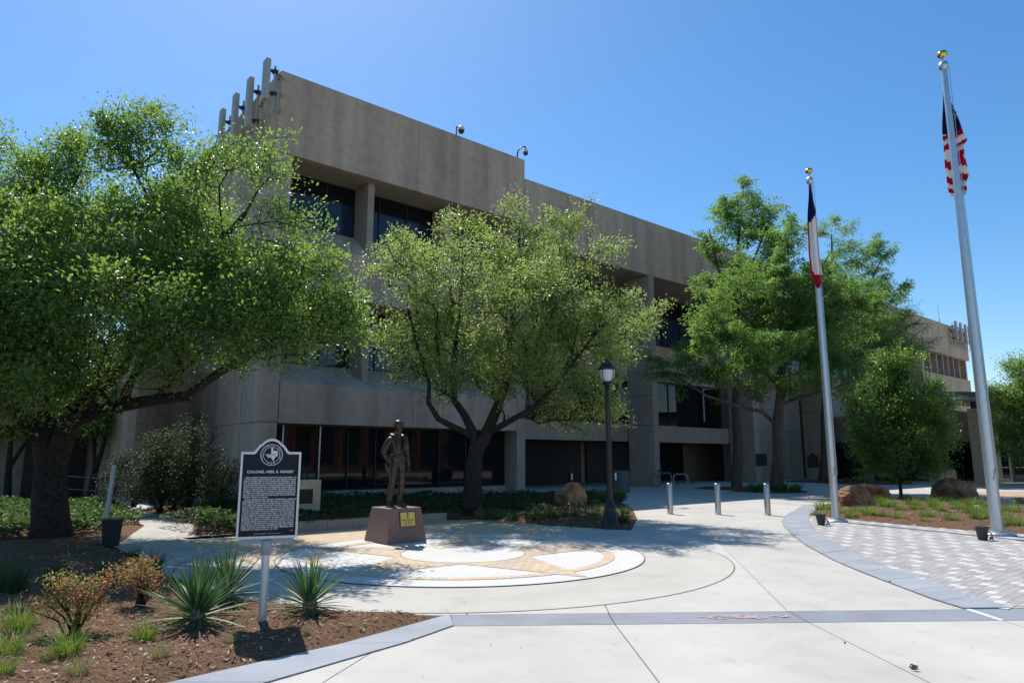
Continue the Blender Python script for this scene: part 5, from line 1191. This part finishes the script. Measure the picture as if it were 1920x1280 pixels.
# ---- street lamp
lp = gp(1145, 984, .08); L_ = thing('street_lamp', 'black street lamp with acorn lantern at the tip of the planted bed', 'street lamp', lp)
zt = pd(1141, 672, lp.y).z - lp.z
MB().lathe([(.20,-.08),(.20,.06),(.17,.09),(.165,.28),(.14,.32),(.13,.36),(.145,.40),(.125,.43),(.09,.56),(.075,.62)], (0,0,0), 16).build('base', M_black, L_)
MB().lathe([(.072,.60),(.066,zt*.6),(.060,zt-.80),(.075,zt-.79),(.075,zt-.76),(.058,zt-.75),(.058,zt-.62)], (0,0,0), 16).build('shaft', M_black, L_)
MB().lathe([(.060,zt-.66),(.11,zt-.64),(.13,zt-.60),(.10,zt-.585),(.10,zt-.57)], (0,0,0), 20).build('cradle', M_black, L_)
MB().lathe([(.10,zt-.57),(.165,zt-.47),(.185,zt-.36),(.185,zt-.27)], (0,0,0), 24).build('globe', M_lampglass, L_)
hd = MB().lathe([(.19,zt-.29),(.225,zt-.27),(.225,zt-.245),(.175,zt-.22),(.165,zt-.17),(.13,zt-.12),(.06,zt-.085),(.04,zt-.05),(.05,zt-.03),(.03,zt-.01),(.012,zt+.03),(0,zt+.06)], (0,0,0), 24).build('hood', M_black, L_)
rb4 = MB()
for k in range(4):
    a = R(45+90*k); rb4.tube([(.105*math.cos(a), .105*math.sin(a), zt-.58), (.172*math.cos(a), .172*math.sin(a), zt-.47), (.192*math.cos(a), .192*math.sin(a), zt-.36), (.192*math.cos(a), .192*math.sin(a), zt-.26)], .010, 5)
rb4.build('lantern_ribs', M_black, L_)
# ---- bollard lights in the planting
for (px, py, hpx), lab in (((1152,938,880),'dark bollard light with pale lens, behind the lamp post'),((1070,926,882),'dark bollard light with pale lens, in the shaded bed')):
    b = gp(px, py, .1); ht = pd(px, hpx, b.y).z - b.z; t = thing('bollard_light', lab, 'path light', b, A40, 'path lights in the planted bed')
    MB().box((-.085,-.085,-.1),(.085,.085,ht-.03)).build('post', M_black, t, bevel=.008); MB().box((-.1,-.1,ht-.028),(.1,.1,ht)).build('cap', M_black, t); MB().box((-.05,-.095,ht-.38),(.05,-.087,ht-.12)).build('lens', M_lampglass, t)
# ---- litter bin
tc_ = gp(1168, 923); t = thing('litter_bin', 'grey slatted litter bin beside the first broad column', 'litter bin', tc_)
MB().lathe([(.30,.02),(.30,.93),(.27,.95)], (0,0,0), 20).build('liner', M_frame, t)
sm = MB().box((-.038,-.012,.05),(.038,.012,.93)).mesh('slat')
for k in range(24):
    a = 2*math.pi*k/24; link('slat', sm, M_slat, t, (.325*math.cos(a), .325*math.sin(a), 0), (0, 0, a+R(90)))
MB().lathe([(.35,.93),(.36,.96),(.35,.99),(.2,1.06),(.18,1.0)], (0,0,0), 20).build('lid', M_slat, t)
# ---- bicycle racks and a bicycle
def rack(px, py, lab, s=1):
    t = thing('bicycle_rack', lab, 'bicycle rack', gp(px, py), R(8), 'bicycle racks'); MB().tube([(-.42,0,-.05),(-.42,0,.62),(-.36,0,.74),(-.25,0,.78),(.25,0,.78),(.36,0,.74),(.42,0,.62),(.42,0,-.05)], .032, 8).tube([(-.42,0,.08),(.42,0,.08)], .025, 6).build('hoop', M_galv, t)
rack(1277, 915, 'pale hoop bicycle rack in shade, right of the parked bicycle'); rack(1247, 911, 'hoop bicycle rack in shade behind the parked bicycle')
bk = thing('bicycle', 'dark bicycle parked in shade beside the first broad column', 'bicycle', gp(1245, 912.5), R(12))
for x, nme in ((-.52, 0), (.52, 0)):
    wl = MB().tube([(x+.33*math.cos(a), 0, .34+.33*math.sin(a)) for a in np.linspace(0, 2*math.pi, 25)], .02, 6, False).build('wheel', M_black, bk); sp_ = MB()
    for a in np.linspace(0, math.pi, 8, False): sp_.tube([(x-.31*math.cos(a), 0, .34-.31*math.sin(a)), (x+.31*math.cos(a), 0, .34+.31*math.sin(a))], .003, 3, False)
    sp_.build('spokes', M_alu, wl)
MB().tube([(-.52,0,.34),(-.08,0,.30),(.38,0,.80),(-.18,0,.80),(-.52,0,.34)], .018, 6).tube([(-.08,0,.30),(-.20,0,.92)], .018, 6).tube([(.36,0,.92),(.52,0,.34)], .016, 6).build('frame', M_teal, bk)
MB().tube([(-.32,0,.93),(-.20,0,.95),(-.06,0,.93)], [.06,.05,.025], 8).build('saddle', M_black, bk); MB().tube([(.30,-.28,1.0),(.36,-.1,.95),(.36,.1,.95),(.30,.28,1.0)], .014, 6).build('handlebar', M_black, bk)
# ---- boulders
def boulder(label, loc, size, seed, m, rz=0, cuts=9, tilt=(0, 0)):
    bm = bmesh.new(); bmesh.ops.create_icosphere(bm, subdivisions=5, radius=1); r_ = random.Random(seed)
    pl2 = []
    for k in range(cuts):
        v = Vector((r_.gauss(0, 1), r_.gauss(0, 1), r_.gauss(.25, .8))).normalized(); pl2.append((v, r_.uniform(.42, .80)))
    for v in bm.verts:
        p = v.co.copy()
        s_ = Vector((seed, 2.0*seed, 0)); p *= 1 + .16*mnoise.noise(p*1.5+s_)
        for nn, d in pl2:
            e = p.dot(nn)-d
            if e > 0: p -= nn*e
        p += p.normalized()*(.05*mnoise.noise(p*3.1+s_) + .035*abs(mnoise.noise(p*7+s_)) + .018*mnoise.noise(p*16+s_) + .06*mnoise.noise(Vector((p.x*1.2+p.z*2, p.y*1.2, p.z*8-p.x*3))+s_))
        v.co = Vector((p.x*size[0], p.y*size[1], p.z*size[2]))
    me = bpy.data.meshes.new('boulder'); bm.to_mesh(me); bm.free()
    o = link('boulder', me, m, None, (loc[0], loc[1], loc[2]+size[2]*.42), (R(tilt[0]), R(tilt[1]), rz)); return tag(o, label, 'boulder', 'boulders in the planting beds')
boulder('large rust brown boulder beside the shorter flagpole', gp(1606, 951), (.72,.62,.58), 3, M_rock, .5, 10, (0, 8))
boulder('smaller dark boulder peeping out behind the rust brown one', gp(1640, 938), (.78,.6,.58), 8, M_rock2, .2, 9)
boulder('craggy black and rust boulder between the young oak and tallest flagpole', gp(1795, 939), (1.08,.8,.78), 14, M_rock2, -.2, 12, (0, -10))
boulder('brown boulder in the shaded bed left of the lamp post', gp(1064, 953, .12), (.66,.58,.66), 21, M_rock, .9, 9)
# ---- left side: channel post and black bin
up_ = gp(192, 1018, .06); t = thing('channel_post', 'bare galvanised channel sign post behind the black bin', 'post', up_, R(15))
zt = pd(198, 871, up_.y).z - up_.z
ch_ = MB(); ch_.box((-.028,-.003,-.2),(.028,.003,zt)).box((-.028,.003,-.2),(-.022,.03,zt)).box((.022,.003,-.2),(.028,.03,zt)).box((-.042,.03,-.2),(-.022,.034,zt)).box((.022,.03,-.2),(.042,.034,zt)); ch_.build('channel', M_galv, t, rot=(0, R(2.5), 0))
b_ = MB()
for z_ in (zt*.74, zt*.70): b_.tube([(-.06,-.01,z_),(.0,-.012,z_)], .008, 6)
b_.build('bolts', M_alu, t)
bn = gp(207, 1022, .05); t = thing('bin', 'black square plastic bin at the foot of the channel post', 'bin', bn, R(28))
MB().add(frustum(.14,.17,0,.46), BF).build('body', M_bin, t, bevel=.012); MB().add(frustum(.185,.185,.455,.485), BF).build('rim', M_bin, t, bevel=.008)
# ---- rusty marker stake at right, second marker and column sign
sk_ = thing('plant_label_stake', 'rusty steel stake with a flat top on the crushed granite path', 'stake', gp(1911, 957)); MB().box((-.018,-.012,-.05),(.018,.012,.40)).build('stake', M_rust, sk_, rot=(0, R(-4), 0)); MB().box((-.14,-.05,.40),(.10,.05,.416)).build('plate', M_rust, sk_)
m2 = thing('marker_sign', 'small dark historical marker in deep shade behind the shorter flagpole', 'marker', gp(1527, 901), R(-15))
o2 = marker_outline(.40, .95, 1.85, 2.05); plate('face_plate', o2, -.01, .03, M_frame, m2); MB().tube([(0,.01,-.1),(0,.01,.95)], .045, 10).build('post', M_galv, m2)
cs = thing('wall_sign', 'small dark square sign on the second broad column', 'sign', wpt(12.0, -.02, 1.55), A40); MB().box((-.3,-.06,-.42),(1.0,-.01,.42)).build('panel', M_frame, cs)
# ---- leaf litter on the pavement
def litter(label, px, py, n, s, m):
    c = gp(px, py); V = []; F = []
    for k in range(n):
        a = random.uniform(-.4, .6); d = Vector((math.cos(a), math.sin(a)))*s*random.uniform(.4, 1); q = Vector((-d.y, d.x))*.3; p = Vector((random.gauss(0, s*.5), random.gauss(0, s*.25))); z_ = .008+.004*k; b = len(V)
        V += [(p.x-d.x, p.y-d.y, z_), (p.x+q.x, p.y+q.y, z_+.012), (p.x+d.x, p.y+d.y, z_+.004), (p.x-q.x, p.y-q.y, z_)]; F.append((b, b+1, b+2, b+3))
    me = bpy.data.meshes.new('fallen_leaf'); me.from_pydata(V, [], F); tag(link('fallen_leaf', me, m, None, c), label, 'leaf')
litter('green curled leaf cluster on the pale slab near the bottom edge', 1714, 1257, 9, .035, M_ivy)
litter('brown scrap on the pale slab left of the long joint', 1585, 1208, 3, .018, M_rust)
litter('dark scrap on the edge of the curved grey band', 1671, 1092, 3, .035, M_bin)
spk = MB()
for k in range(150):
    x = random.uniform(-2, 7); y = random.uniform(4.6, 14); s_ = random.uniform(.003, .009); a = random.uniform(0, 3)
    d = Vector((math.cos(a), math.sin(a)))*s_*1.6; q = Vector((-d.y, d.x))*.5; spk.add([(x-d.x,y-d.y,.017),(x+q.x,y+q.y,.022),(x+d.x,y+d.y,.018),(x-q.x,y-q.y,.017)], [(0,1,2,3)])
stuff(spk.build('fallen_debris', M_rust))
# ---- across the square (seen mirrored in the dark glass)
bb_ = thing('brick_building', 'red brick building with tall dark windows across the square', 'building', (62, 4, 0), R(-78))
MB().box((-32,0,0),(32,14,9)).build('wall', M_redbrick, bb_)
for k in range(14):
    x = -30+k*4.4; MB().box((x,-.35,0),(x+1.1,-.01,8.6)).build('pier', M_redbrick, bb_); MB().box((x+1.5,-.06,.9),(x+4.0,-.01,7.4)).build('window', M_glass, bb_)
struct(MB().sheet([(30,-30),(58,-38),(64,34),(38,14)], .012).build('lawn', M_earth))
gt = [c for c in S.objects if c.name.startswith('grove_tree')][0]
for x, y, s_, wd_ in ((40,6,2.0,'nearest the paver court'),(46,-14,2.3,'tallest of three'),(34,-20,1.9,'farthest from the office block')):
    c = copy_tree(gt); c.location = (x, y, 0); c.scale = (s_, s_, s_); c['label'] = 'shade tree on the lawn across the square, ' + wd_; c['group'] = 'trees across the square'

# lettering becomes plain mesh; the seal's ring of letters is one piece
bpy.context.view_layer.update(); dg = bpy.context.evaluated_depsgraph_get(); ringV = []; ringF = []
for o, wd_ in TEXTS:
    me = bpy.data.meshes.new_from_object(o.evaluated_get(dg)); nm_ = o.name; par_ = o.parent; mb_x = o.matrix_local.copy(); m_ = o.data.materials[0]
    if wd_:
        xs = [v.co.x for v in me.vertices]; k = wd_/(max(xs)-min(xs)); me.transform(Matrix.Diagonal((k, 1, 1, 1)))
    bpy.data.objects.remove(o)
    if nm_.startswith('seal_letter'):
        b0 = len(ringV); ringV += [tuple(mb_x @ v.co) for v in me.vertices]; ringF += [[i+b0 for i in p.vertices] for p in me.polygons]; continue
    me.name = nm_; me.materials.clear(); me.materials.append(m_); n_ = link(nm_, me, None, par_); n_.matrix_local = mb_x
me = bpy.data.meshes.new('ring_lettering'); me.from_pydata(ringV, [], ringF); link('ring_lettering', me, M_signmetal, seal)['kind'] = 'stuff'
